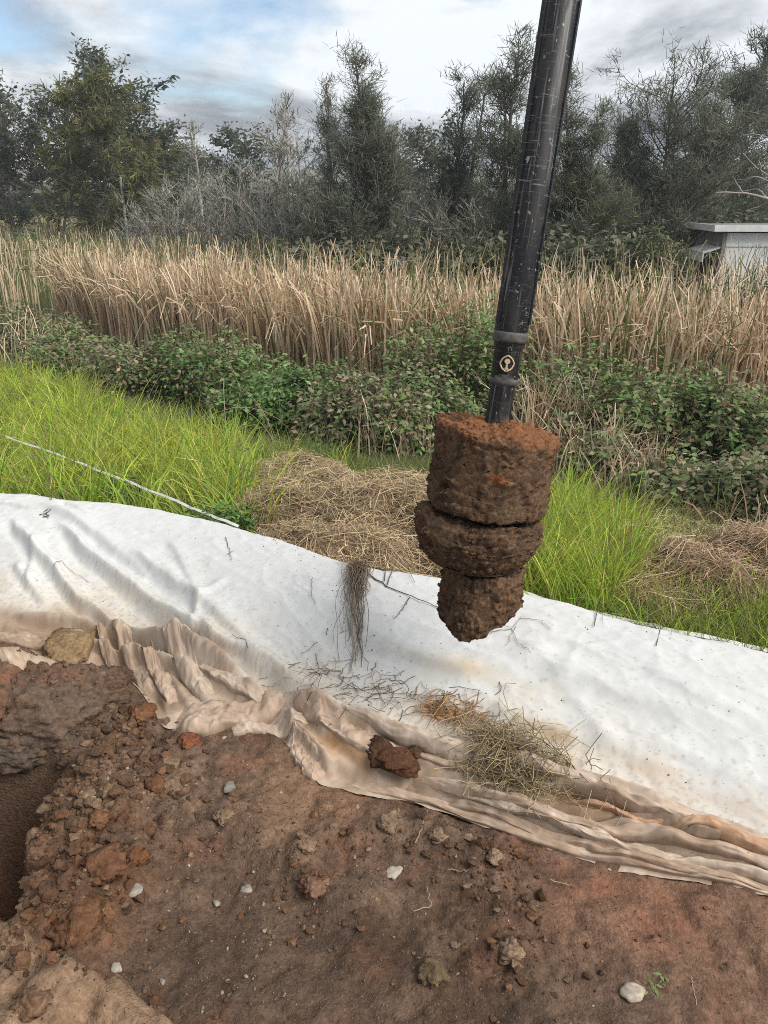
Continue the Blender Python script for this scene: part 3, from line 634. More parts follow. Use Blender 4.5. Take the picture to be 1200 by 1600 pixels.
def plug(prof, seed, nt_=210, nh=120, slant=None, amp=1.0, cx=0.0, top_tilt=0.0, orange=0.0, smoothp=()):
    pr = np.array(prof); hh = pr[:, 0]; s = np.concatenate([[0], np.cumsum(np.hypot(np.diff(hh), np.diff(pr[:, 1])))]); s /= s[-1]
    q = np.linspace(0, 1, nh); H = np.interp(q, s, hh); Rr = np.interp(q, s, pr[:, 1])
    th = np.linspace(0, 2 * np.pi, nt_, endpoint=False)
    TH, HH = np.meshgrid(th, H); RR = np.repeat(Rr[:, None], nt_, 1)
    X, Y = RR * np.cos(TH), RR * np.sin(TH); f = 1.0
    n3 = fbm(X * 9, Y * 9, HH * 9 + seed, 3, .5); nr = 1 - 2 * np.abs(fbm(X * 22 + 5, Y * 22, HH * 30 + seed, 4, .55)); nf = fbm(X * 52, Y * 52, HH * 85 + seed, 4, .65)
    sm = np.ones_like(X)
    for a0, h0, da, dh in smoothp: sm *= 1 - .9 * np.exp(-((np.angle(np.exp(1j * (TH - a0))) / da) ** 4 + ((HH - h0) / dh) ** 4))
    sm = sm * (1 - .85 * sstep(.05, .45, fbm(np.cos(TH) * 2.2, np.sin(TH) * 2.2, HH * 7 + seed * 2, 3)))
    lay = fbm(np.cos(TH) * RR * 10, np.sin(TH) * RR * 10, HH * 55 + seed, 3, .6); chip = np.abs(fbm(X * 30 + 2, Y * 30, HH * 42 + seed, 5, .62))
    d = amp * sm * (.010 * n3 + .0055 * lay + 0.015 * chip + .003 * nf) - .011 * amp
    holes = np.clip(fbm(X * 14, Y * 14, HH * 20 + seed + 9, 3) - .52, 0, 1) * sm
    d = d - .045 * holes
    rr2 = np.maximum(RR + d * (RR > .02), 0.0)
    edge_ = sstep(0, .02, RR)
    Z = HH + edge_ * (.012 * n3 + .007 * nf + .008 * lay) * amp + top_tilt * X * sstep(H.max() - .12, H.max(), HH)
    X, Y = rr2 * np.cos(TH) + cx, rr2 * np.sin(TH)
    if slant is not None:
        lim = slant(X - cx, Y) + .012 * fbm(X * 25, Y * 25, seed, 3); Z = np.maximum(Z, lim)
    c = np.zeros(X.shape + (3,)) + np.array([.098, .063, .041])
    c = mixc(c, sstep(.1, .8, n3 + .4 * nf), [.145, .088, .053]); c = mixc(c, .7 * sstep(.1, .8, -n3 + .3 * nf), [.068, .045, .031]); c = mixc(c, .5 * sstep(.3, .9, nr), [.150, .085, .048])
    c = mixc(c, .6 * (1 - sm), [.135, .088, .054])
    if orange:
        oz = sstep(H.max() - orange - .04 * n3, H.max() - .012, Z - top_tilt * X); c = mixc(c, np.clip(oz * (1.0 + .4 * nf), 0, 1), [.195, .088, .042])
        c = mixc(c, .8 * np.exp(-(((TH - R(268)) / .12) ** 2 + ((HH - H.max() + .15) / .01) ** 2)), [.34, .11, .035])
    c = c * (1 + .25 * np.clip(nf, -1, 1))[..., None]
    i = np.arange(nh - 1)[:, None] * nt_; j = np.arange(nt_)[None]; j2 = (j + 1) % nt_
    m = MB(); m.add(np.stack([X, Y, Z], -1), np.stack([i + j, i + j2, i + nt_ + j2, i + nt_ + j], -1), c.reshape(-1, 3))
    return m.build('soil_plug', M_CLOD, auger)
M_CLOD.node_tree.nodes['Bump'].inputs['Strength'].default_value = 0.8
hA, hBt = h_at(668), h_at(788); R1 = px_m(730, 97)
cxa = px_m(740, 2)
p1_ = plug([(hBt - .002, 0), (hBt, R1 * .90), (hBt - .002, R1 * .985), (hBt + .01, R1 * 1.0), (hA - .03, R1 * 1.0), (hA - .008, R1 * .985), (hA, R1 * .93), (hA + .012, R1 * .5), (hA + .02, 0)], 1.0, orange=.045, top_tilt=-.06, cx=cxa,
           smoothp=[(R(243), hBt + .12, .14, .10), (R(262), hBt + .15, .07, .07), (R(283), hBt + .04, .3, .035)])
hC, hD = h_at(800), h_at(868); R2 = px_m(840, 97)
p2_ = plug([(hD - .01, 0), (hD - .012, R2 * .76), (hD - .004, R2 * .82), (hD + .03, R2 * .93), (hD + .09, R2 * 1.03), (hC - .02, R2 * 1.0), (hC, R2 * .95), (hC, 0)], 5.0, cx=-px_m(840, 6), amp=1.1)
hE, hF = h_at(882), h_at(962); R3 = px_m(920, 66)
p3_ = plug([(hF - .10, 0), (hF - .10, R3 * .8), (hF - .08, R3 * .97), (hE - .02, R3 * 1.0), (hE, R3 * .96), (hE + .004, 0)], 9.0, cx=px_m(920, 14), nh=90, amp=1.1, slant=lambda x, y: hF - .045 + .62 * np.clip(x + R3 * .42, 0, 1) - .8 * np.minimum(x + R3 * .42, 0) + .25 * np.clip(y, -.02, 1))
def flight(h0, r, cx, turn=0.35):
    t = np.linspace(0, 2 * np.pi, 73); m = MB(); V_ = []
    for tt2 in t:
        for rad, dz in ((.04, .004), (r, .004), (r, -.004), (.04, -.004)):
            V_.append([rad * math.cos(tt2) + cx, rad * math.sin(tt2), h0 + dz * .7 + .03 * (tt2 / (2 * np.pi) - .5) * turn])
    b = np.arange(72)[:, None] * 4; k = np.arange(4)[None]; k2 = (k + 1) % 4
    m.add(V_, np.stack([b + k, b + k2, b + 4 + k2, b + 4 + k], -1)); return m.build('flight', M_MUDST, auger, smooth=False)
flight(hBt - .008, R1 * .86, cxa); flight(hD - .020, R2 * .69, -px_m(840, 6))
lathe('core_shaft', [(hF, .03), (hE + .05, .04), (hC + .05, .04)], M_STEM, 20)
# ================================================================== LOOSE SOIL, CLODS AND STONES
def lump(seed, r, squash=(1, 1, .75), level=4, rough=.18, fine=.07, col=(.15, .09, .055), facet=0.0):
    v, f = ico(level); r_ = np.random.default_rng(seed)
    o = r_.uniform(0, 50, 3); q = v + o
    n = rough * fbm(q[:, 0] * 1.3, q[:, 1] * 1.3, q[:, 2] * 1.3, 3) + fine * fbm(q[:, 0] * 5, q[:, 1] * 5, q[:, 2] * 5, 3, .6)
    p = v * (1 + n)[:, None]
    for k in range(int(facet)):
        d = r_.normal(size=3); d /= np.linalg.norm(d); lim = r_.uniform(.62, .85); s = p @ d; p = p - np.maximum(s - lim, 0)[:, None] * d[None] * .9
    p = p * np.asarray(squash) * r; p = rotz(p, r_.uniform(0, 6.28))
    nn = fbm(q[:, 0] * 2.5, q[:, 1] * 2.5, q[:, 2] * 2.5, 4, .6)
    c = .82 * np.asarray(col)[None] * (1 + .35 * np.clip(nn, -1, 1))[:, None]
    return p, f, c
def lump_thing(name, label, cat, u, v, wpx, seed, mat, group=None, sink=.25, where=on_ground, **kw):
    p = where(u, v); d = p[1] * CP + (HC - p[2]) * SP; r = wpx / 2 / FPX * d
    P, f, c = lump(seed, r, **kw); m = MB(); m.add(P, f, c); z0 = P[:, 2].min(); z1 = P[:, 2].max()
    o = m.build(name, mat); o.location = (p[0], p[1], p[2] - z0 - sink * (z1 - z0)); return tag(o, label, cat, group)
RED = (.165, .082, .046); ORG = (.19, .095, .05); BRN = (.15, .09, .055); TAN = (.26, .18, .12); GRY = (.24, .225, .20); PAL = (.31, .275, .235)
G1, G2 = 'soil clods lying on the bare ground', 'stones lying on the bare ground'
CL = [('rounded rust-red soil clod beside the pale flat stone', 165, 1366, 74, RED, .2), ('smaller rust-brown clod tucked behind the rounded red clod', 213, 1345, 40, (.19, .085, .04), .25), ('orange-brown clod lying against the grey clay heap', 222, 1122, 46, ORG, .25), ('small brick-red clod on open soil right of the rubble', 242, 1228, 36, RED, .3),
      ('red crumbly clod just below the hem of the dirty fabric', 296, 1162, 38, (.22, .085, .045), .35), ('small red clod touching the lower edge of the twisted fabric fold', 313, 1144, 20, RED, .3), ('pale-crusted brown clod in the rubble beside the gravel patch', 138, 1247, 34, TAN, .3), ('tan clod between the crusted clod and the gravel patch', 168, 1238, 32, (.23, .15, .095), .3),
      ('brown clod on the rubble slope below the clay heap', 113, 1205, 48, (.17, .10, .055), .3), ('reddish clod on the rubble slope under the tan clods', 152, 1285, 38, (.19, .10, .05), .3), ('flat dark clod at the foot of the clay heap', 170, 1170, 40, BRN, .3), ('long dark red clod under the fabric drape', 235, 1090, 34, (.16, .075, .045), .3),
      ('black-brown clod caught in the fabric drape', 228, 1064, 32, (.045, .038, .030), .25), ('square olive-brown crust plate lying low on the dark soil', 677, 1518, 50, (.17, .12, .07), .55), ('broken red-brown clod in the middle of the pad', 487, 1385, 44, (.21, .12, .08), .4), ('tan crumbled clod above the broken red-brown clod', 478, 1322, 34, TAN, .4),
      ('pale tan clod in the churned soil near the sheet hem', 775, 1345, 32, (.31, .22, .15), .35), ('dusty tan clod below the straw bundle', 685, 1308, 34, TAN, .4), ('low tan clod with a dark hollow on the churned soil', 800, 1488, 48, (.27, .19, .125), .5), ('dusty clod at the far end of a soil crust ridge', 610, 1285, 44, (.24, .165, .11), .5),
      ('brown clod on top of the dusty mound in the corner', 25, 1510, 30, (.13, .08, .05), .3), ('large brown crumbly clod half buried in the corner mound', 50, 1570, 56, (.20, .12, .075), .45), ('tan clod next to the grey angular stone', 350, 1275, 34, (.25, .17, .11), .45), ('flat tan clod below the red crumbly clod', 265, 1192, 34, (.24, .16, .10), .55),
      ('ochre clod capping the rust-red bank beside the pit', 120, 1440, 96, (.165, .085, .048), .6), ('small ochre clod at the edge of the rust-red bank', 158, 1420, 34, (.20, .11, .055), .4)]
for i, (lb, u, v, wp, c, sk) in enumerate(CL):
    lump_thing('soil_clod', lb, 'clod', u, v, wp * .9, 100 + i, M_CLOD, G1, sink=sk, col=c, level=4 if wp > 26 else 3, rough=.36, fine=.26, squash=(1, 1, .66), facet=3)
# clods that lie on the sheet
for i, (lb, u, v, wp, c, sq) in enumerate([('wet dark brown clod sitting on the dirty fabric hem', 598, 1180, 56, (.085, .045, .028), .8), ('red-brown clod stuck to the side of the wet dark clod', 622, 1200, 60, (.12, .055, .032), .7), ('square ochre soil block with a pale foot resting on the fabric', 116, 1022, 88, (.30, .20, .11), .55), ('small wet clod at the right of the dark clod pair', 648, 1180, 26, (.09, .05, .03), .8)]):
    lump_thing('soil_clod', lb, 'clod', u, v, wp, 160 + i, M_CLOD, 'soil clods lying on the fabric', sink=.2, where=on_fabric, col=c, rough=.3, fine=.16, squash=(1.15, .9, sq * .8), facet=5)
ST = [('pale flat oval stone beside the rust-red clod', 212, 1392, 30, PAL, .4), ('angular grey stone on the scraped soil', 358, 1232, 26, GRY, .6), ('whitish rounded stone left of centre on dark soil', 386, 1391, 24, PAL, .5), ('narrow upright pale stone on dark soil', 338, 1412, 14, PAL, .6), ('largest pale stone alone in the middle of the pad', 616, 1364, 30, (.42, .37, .30), .35),
      ('round white stone beside the corner mound', 181, 1514, 22, (.38, .34, .29), .7), ('yellowish round pebble under the rust-red bank', 161, 1458, 14, (.42, .36, .22), .8), ('small white oval pebble on the darkest soil', 362, 1555, 14, (.34, .30, .26), .6), ('small grey stone beside the cracked crust', 390, 1275, 12, PAL, .7), ('pale jagged stone near the green sprig', 990, 1552, 42, (.42, .36, .29), .5),
      ('small pale stone under the twisted fabric fold', 383, 1146, 10, PAL, .6), ('pale chip beside the hanging fabric flap', 441, 1154, 10, PAL, .5), ('pale splinter on soil below the fabric fold', 351, 1153, 9, (.45, .38, .3), .5), ('whitish stone under the rust-red clod', 121, 1403, 16, (.4, .39, .37), .5), ('small grey stone lying on the rubble slope', 86, 1204, 14, (.34, .33, .28), .6),
      ('small rounded stone in the churned soil below the hem', 557, 1262, 12, (.3, .24, .18), .7), ('tan pebble on the scraped patch', 439, 1239, 7, (.4, .3, .2), .7), ('pinkish pebble low on the dark soil', 356, 1533, 10, (.33, .2, .15), .6), ('grey pebble at the toe of the corner mound', 254, 1535, 12, (.3, .28, .26), .7), ('cream pebble near the left of the wet soil', 413, 1455, 9, (.36, .31, .25), .7)]
for i, (lb, u, v, wp, c, sq) in enumerate(ST):
    lump_thing('stone', lb, 'stone', u, v, wp, 200 + i, M_STONE, G2, sink=.3, col=c, level=3, rough=.30, fine=.05, squash=(1, .78, sq * .8), facet=9)
# the grey clay heap slumping into the pit
p = at_z(40, 1120, .10)
heap = thing('clay_heap', 'slumped heap of smooth grey-brown clay overhanging the dark pit', 'soil heap', (p[0], p[1], 0))
for i, (u, v, z, rx_, ry_, rz_, c) in enumerate([(60, 1110, .10, .23, .17, .13, (.150, .105, .078)), (150, 1080, .09, .13, .10, .085, (.14, .092, .066)), (-60, 1100, .13, .26, .2, .14, (.18, .10, .064)), (20, 1165, .03, .17, .10, .085, (.12, .092, .07)), (110, 1150, .03, .10, .08, .06, (.13, .095, .07)), (-70, 1180, .0, .18, .11, .10, (.11, .085, .065)), (178, 1062, .08, .07, .055, .05, (.12, .075, .055))]):
    q = at_z(u, v, z); v3, f3 = ico(5); o3 = 13.7 * i
    # smooth sheared faces broken by ragged ledges
    nn = .20 * fbm(v3[:, 0] * 1.6 + o3, v3[:, 1] * 1.6, v3[:, 2] * 1.6, 3) + .10 * (1 - 2 * np.abs(fbm(v3[:, 0] * 3 + o3, v3[:, 1] * 3, v3[:, 2] * 5, 4, .55)))
    rag = fbm(v3[:, 0] * 9 + o3, v3[:, 1] * 9, v3[:, 2] * 9, 4, .6); msk = sstep(-.1, .5, fbm(v3[:, 0] * 2 + o3, v3[:, 1] * 2, v3[:, 2] * 2 + 4, 3))
    P = v3 * (1 + nn + .13 * rag * (.25 + msk))[:, None] * np.array([rx_, ry_, rz_]) + q
    cc = .82 * np.asarray(c) * (1 + .35 * np.clip(rag, -1, 1) * (.4 + msk))[:, None]; cc = mixc(cc, .7 * msk * sstep(-.2, .5, rag), [.165, .092, .055])
    m = MB(); m.add(P, f3, cc); m.build('clay_lump', M_CLAY if 'M_CLAY' in globals() else M_CLOD, heap, smooth=True).location = (-p[0], -p[1], 0)
# crumbs and gravel: thousands of little lumps, too many to count
def crumbs(name, label, cat, n, sample, sizes, cols, seed, level=1, mat=M_CLOD, zf=ground_z, detail=True):
    r_ = np.random.default_rng(seed); xy, w_ = sample(r_, n); n = len(xy)
    z = zf(xy[:, 0], xy[:, 1])
    if detail: z = z + pad_detail(xy[:, 0], xy[:, 1]) * (fab_t(xy[:, 0], xy[:, 1]) < 0)
    v0, f0 = ico(level); s = sizes[0] * (sizes[1] / sizes[0]) ** (r_.random(n) ** 4.2) * w_
    var = [v0 * (1 + (.35 * r_.normal(size=(len(v0), 1)) * .7 if level < 2 else (.42 * fbm(v0[:, 0] * 1.5 + 9 * q_, v0[:, 1] * 1.5, v0[:, 2] * 1.5, 2) + .2 * fbm(v0[:, 0] * 4 + 9 * q_, v0[:, 1] * 4, v0[:, 2] * 4, 3, .6))[:, None])) * np.array([1, r_.uniform(.7, 1), r_.uniform(.5, .8)]) for q_ in range(12)]
    pick = r_.integers(0, 12, n); V_ = np.stack(var)[pick]; V_ = rotz(V_, r_.uniform(0, 6.28, n)[:, None]) * s[:, None, None]
    V_ = V_ + np.stack([xy[:, 0], xy[:, 1], z + .25 * s], -1)[:, None, :]
    F = f0[None] + (np.arange(n) * len(v0))[:, None, None]
    cols = np.asarray(cols); c = cols[r_.integers(0, len(cols), n)] * r_.uniform(.58, 1.02, (n, 1))
    m = MB(); m.add(V_, F.reshape(-1, 3), np.repeat(c[:, None], len(v0), 1).reshape(-1, 3))
    return tag(m.build(name, mat, smooth=False), label, cat, kind='stuff')
def px_sample(blobs):
    def f(r_, n):
        k = r_.choice(len(blobs), n, p=np.array([b[4] for b in blobs]) / sum(b[4] for b in blobs)); b = np.array(blobs)[k]
        u = b[:, 0] + b[:, 2] * r_.normal(0, .6, n); v = b[:, 1] + b[:, 3] * r_.normal(0, .6, n)
        a = (u - 600) / FPX; bb = (800 - v) / FPX; dz = -SP + bb * CP; t = -HC / dz
        xy = np.stack([a * t, (CP + bb * SP) * t], -1); ok = (dz < -.2) & (fab_t(xy[:, 0], xy[:, 1]) < -.02); return xy[ok], b[ok, 5]
    return f
crumbs('soil_crumbs', 'brown crumbs of broken soil spilling round the pit and over the pad', 'soil', 4200,
       px_sample([(120, 1290, 120, 150, 4, 1.5), (190, 1170, 90, 60, 2.0, 1.4), (230, 1230, 100, 60, 1, 1), (480, 1350, 90, 80, 1.2, 1), (680, 1310, 140, 60, 1.4, 1), (775, 1370, 70, 70, 1.4, 1.1), (800, 1490, 110, 60, .8, 1), (600, 1430, 400, 160, 1.2, .5), (100, 1560, 200, 80, 1.0, .6), (1000, 1480, 250, 120, .5, .5), (360, 1300, 120, 80, 1, .8)]),
       (.0018, .019), [BRN, (.12, .07, .045), (.19, .10, .055), (.22, .15, .10), (.10, .065, .045), (.17, .09, .05)], 31)
crumbs('gravel', 'fine pale gravel strewn across the dark soil', 'gravel', 1300,
       px_sample([(330, 1350, 200, 110, 3, 1), (205, 1240, 30, 20, .8, 1.3), (600, 1400, 350, 150, 2, .8), (350, 1520, 200, 80, 2, .9), (700, 1560, 250, 60, 1, .8), (250, 1280, 120, 80, 1, 1)]),
       (.0016, .0075), [TAN, (.27, .21, .16), (.24, .17, .12), (.36, .31, .25)], 32)

crumbs('soil_rubble', 'rubble of crumbly red-brown clods heaped along the pit rim', 'soil', 1150,
       px_sample([(70, 1120, 110, 50, 1.0, .7), (120, 1270, 75, 120, 3, 1), (180, 1170, 70, 45, 1.6, 1), (100, 1400, 70, 50, 1.2, 1), (230, 1130, 40, 40, .5, .8), (690, 1310, 90, 40, .2, .5), (775, 1370, 45, 60, .3, .5), (480, 1350, 55, 50, .15, .5), (60, 1565, 130, 50, 1.2, .8), (200, 1580, 90, 30, .6, .6)]),
       (.006, .030), [BRN, (.13, .078, .05), (.17, .092, .054), (.19, .125, .08), (.11, .07, .048), (.15, .08, .045)], 34, level=2)
# ================================================================== PLANTS BEHIND THE BERM
def blades(root, az, ln, lean, bend, k, pw=1.5):
    n = len(root); P = np.zeros((n, k, 3)); P[:, 0] = root
    for i in range(1, k):
        th = lean + bend * (i / (k - 1)) ** pw; st = (ln / (k - 1))
        P[:, i] = P[:, i - 1] + np.stack([np.sin(th) * np.cos(az), np.sin(th) * np.sin(az), np.cos(th)], -1) * st[:, None]
    return P
def taper(n, k, w, a=.8, b=.12): return w[:, None] * np.concatenate([[a], np.linspace(1, b, k - 1)])[None, :]
def inpoly(u, v, poly):
    poly = np.array(poly); ins = np.zeros(len(u), bool); j = len(poly) - 1
    for i in range(len(poly)):
        c = ((poly[i, 1] > v) != (poly[j, 1] > v)) & (u < (poly[j, 0] - poly[i, 0]) * (v - poly[i, 1]) / (poly[j, 1] - poly[i, 1] + 1e-9) + poly[i, 0]); ins ^= c; j = i
    return ins
def scatter(poly, n, r_, z=-.55):
    """points on the ground inside an outline measured in the photograph"""
    W = np.array([at_z(u, v, z)[:2] for u, v in poly]); lo, hi = W.min(0), W.max(0); out_ = []
    while sum(map(len, out_)) < n:
        q = r_.uniform(lo, hi, (n * 2, 2)); out_.append(q[inpoly(q[:, 0], q[:, 1], W)])
    q = np.concatenate(out_)[:n]; return np.column_stack([q, ground_z(q[:, 0], q[:, 1])])
def grass(name, label, poly, n, cols, ln, wd, seed, z=-.5, lean=.25, bend=1.1, clump=.0):
    r_ = np.random.default_rng(seed); p = scatter(poly, n, r_, z)
    nc = max(8, n // 26); cc_ = p[:nc]; own = r_.integers(0, nc, n); off = r_.normal(0, .085, (n, 2)); loose = r_.random(n) < .3; p[:, :2] = np.where(loose[:, None], p[:, :2], cc_[own, :2] + off); p[:, 2] = ground_z(p[:, 0], p[:, 1]); ch = r_.uniform(.6, 1.3, nc)[own]; ct = r_.uniform(.62, 1.25, (nc, 1))[own] * (1 + r_.normal(0, .1, (nc, 3)))[own]; oaz = np.where(loose, r_.uniform(0, 6.28, n), np.arctan2(off[:, 1], off[:, 0]))
    dens = fbm(p[:, 0] * 1.6, p[:, 1] * 1.6, seed, 3)
    kp = (dens + r_.normal(0, .25, n)) > -.5; ch, ct, oaz = ch[kp], ct[kp], oaz[kp]
    p = p[kp]; n = len(p); dens = fbm(p[:, 0] * 1.6, p[:, 1] * 1.6, seed, 3)
    # + r_.normal(0, .25, n)) > -.55]; n = len(p); dens = fbm(p[:, 0] * 1.6, p[:, 1] * 1.6, seed, 3)
    L_ = r_.uniform(*ln, n) * (1 + .3 * dens) * ch; az = oaz + r_.normal(0, .7, n)
    P = blades(p, az, L_, np.abs(r_.normal(0, lean, n)), r_.uniform(.2, bend, n) * (1 + .4 * (r_.random(n) < .25)), 4)
    c = np.asarray(cols)[r_.integers(0, len(cols), n)] * r_.uniform(.5, 1.3, (n, 1)) * ct; dead = r_.random(n) < .06; c[dead] = np.array([.45, .36, .2]) * r_.uniform(.6, 1.1, (dead.sum(), 1))
    C_ = np.repeat(c[:, None], 4, 1)
    m = MB(); strips(m, P, taper(n, 4, r_.uniform(*wd, n)), C_, r=r_); return tag(m.build(name, M_GRASS), label, 'grass', kind='stuff')
LIME = [(.50, .63, .09), (.58, .67, .11), (.42, .57, .085), (.62, .66, .15), (.33, .48, .09)]
DULL = [(.22, .31, .075), (.27, .33, .10), (.16, .25, .06), (.38, .38, .16)]
grass('grass', 'long bright lime-green grass on the bank left of the straw heap', [(-260, 562), (60, 560), (140, 598), (230, 625), (360, 668), (440, 740), (450, 850), (380, 870), (150, 830), (-300, 800)], 19000, LIME, (.30, .60), (.0036, .0070), 41)
grass('grass', 'tuft of bright lime-green grass right of the hanging auger', [(810, 800), (850, 770), (960, 790), (985, 830), (985, 930), (940, 990), (830, 960), (790, 930)], 8000, LIME, (.28, .55), (.0028, .0056), 42, lean=.2, bend=.9)
grass('grass', 'yellow-green grass between the sheet and the flat straw patch', [(880, 940), (1010, 985), (1100, 960), (1320, 930), (1340, 1120), (1200, 1080), (1000, 1030), (860, 990)], 7000, LIME[:3] + DULL, (.16, .34), (.002, .0036), 43)
grass('grass', 'duller mixed grass along the foot of the brambles', [(380, 670), (560, 690), (680, 690), (700, 760), (560, 740), (430, 740)], 5000, DULL, (.18, .38), (.002, .0036), 44)
grass('grass', 'thin mixed grass under the brambles at the right', [(830, 720), (1000, 770), (1350, 800), (1400, 920), (1150, 880), (960, 810), (830, 800)], 5500, DULL[:1] + [(.17, .21, .07), (.30, .27, .13), (.22, .20, .10), (.40, .33, .19)], (.18, .42), (.002, .004), 45)
grass('grass', 'low green grass growing against the back of the sheet', [(-300, 790), (150, 800), (400, 850), (520, 890), (830, 945), (1000, 985), (820, 920), (640, 880), (440, 830), (100, 770), (-300, 770)], 6500, DULL + LIME[:2], (.10, .24), (.002, .004), 46)

grass('grass', 'dull yellowish grass filling the dip before the left-hand brambles', [(-260, 560), (100, 568), (220, 604), (400, 650), (560, 690), (560, 730), (400, 700), (220, 648), (100, 605), (-260, 610)], 7000, DULL + LIME[:2] + [(.34, .26, .14)], (.2, .42), (.0025, .005), 47)
def leaf_set(m, P, size, cols, r_, up=.6, outward=None, ratio=.55):
    n = len(P); d = nrm(r_.normal(size=(n, 3)) * np.array([1, 1, .5]) + (0 if outward is None else outward * .8))
    nn = nrm(r_.normal(size=(n, 3)) * (1 - up) + np.array([0, 0, 1]) * up + (0 if outward is None else outward * .35))
    d = nrm(d - nn * np.sum(d * nn, 1)[:, None]); L_ = size * r_.uniform(.6, 1.25, n)
    Q = P[:, None] + d[:, None] * (L_[:, None] * np.array([[0, .45, 1.0]]))[..., None]
    Q[:, 2] -= nn * (L_ * .18)[:, None]
    c = np.asarray(cols)[r_.integers(0, len(cols), n)] * r_.uniform(.65, 1.35, (n, 1))
    strips(m, Q, L_[:, None] * ratio * np.array([[.06, .5, .04]]), c, side=nn)
BRAM = [(.11, .19, .055), (.14, .225, .07), (.095, .165, .055), (.17, .24, .085), (.18, .18, .09), (.22, .17, .11)]
BRDK = [(.11, .155, .065), (.15, .16, .085), (.13, .18, .065), (.22, .165, .115), (.17, .20, .095), (.27, .21, .14)]
def bush(name, label, cat, c, rad, n, size, cols, seed, group=None, stems=14, mat=None, stemc=(.10, .075, .05), lumps=7, shell=.55):
    r_ = np.random.default_rng(seed); c = np.asarray(c, float); rad = np.asarray(rad, float)
    t = thing(name, label, cat, tuple(c), group)
    # clumped volume: several overlapping lobes over one dome
    ctr = np.column_stack([r_.uniform(-.6, .6, lumps), r_.uniform(-.6, .6, lumps), r_.uniform(.25, .75, lumps)]); lr = r_.uniform(.24, .50, lumps)
    ctr = np.vstack([ctr, [[0, 0, .3]]]); lr = np.append(lr, .72)
    wgt = lr ** 2; k = r_.choice(len(lr), n, p=wgt / wgt.sum()); dv = nrm(r_.normal(size=(n, 3))); rr = (1 - shell * r_.random(n) ** 1.6)
    q = ctr[k] + dv * (lr[k] * rr)[:, None]; q = q * (1 + .16 * fbm(q[:, 0] * 4 + seed, q[:, 1] * 4, q[:, 2] * 4, 3))[:, None]
    q = q[q[:, 2] > .0]; dv = nrm(q - [0, 0, .2])
    P = q * rad
    # sprays: leaves gathered in threes along hidden canes
    P = np.repeat(P, 3, 0) + r_.normal(0, size * .45, (len(P) * 3, 3)); dv = np.repeat(dv, 3, 0)
    m = MB(); leaf_set(m, P, size, cols, r_, outward=dv); lv = m.build('leaves', mat or M_LEAF, t); lv['kind'] = 'stuff'
    m = MB(); az = r_.uniform(0, 6.28, stems); root = np.column_stack([r_.normal(0, .25, stems) * rad[0], r_.normal(0, .25, stems) * rad[1], np.full(stems, -.05)])
    S = blades(root, az, rad[2] * r_.uniform(.9, 1.5, stems), r_.uniform(.1, .5, stems), r_.uniform(.2, 1.1, stems), 6)
    S[..., 0] = np.clip(S[..., 0], -rad[0], rad[0]); tubes(m, S, np.repeat(np.linspace(1, .3, 6)[None], stems, 0) * .006 * max(1, rad[2]), jit(stems, stemc), 4); m.build('canes', M_BARK, t)
    return t
def gpt(u, v, z=-.75):
    for i in range(4): p = at_z(u, v, z); z = gz(p[0], p[1])
    return np.array([p[0], p[1], z])
GB = 'bramble bushes along the edge of the reed bed'
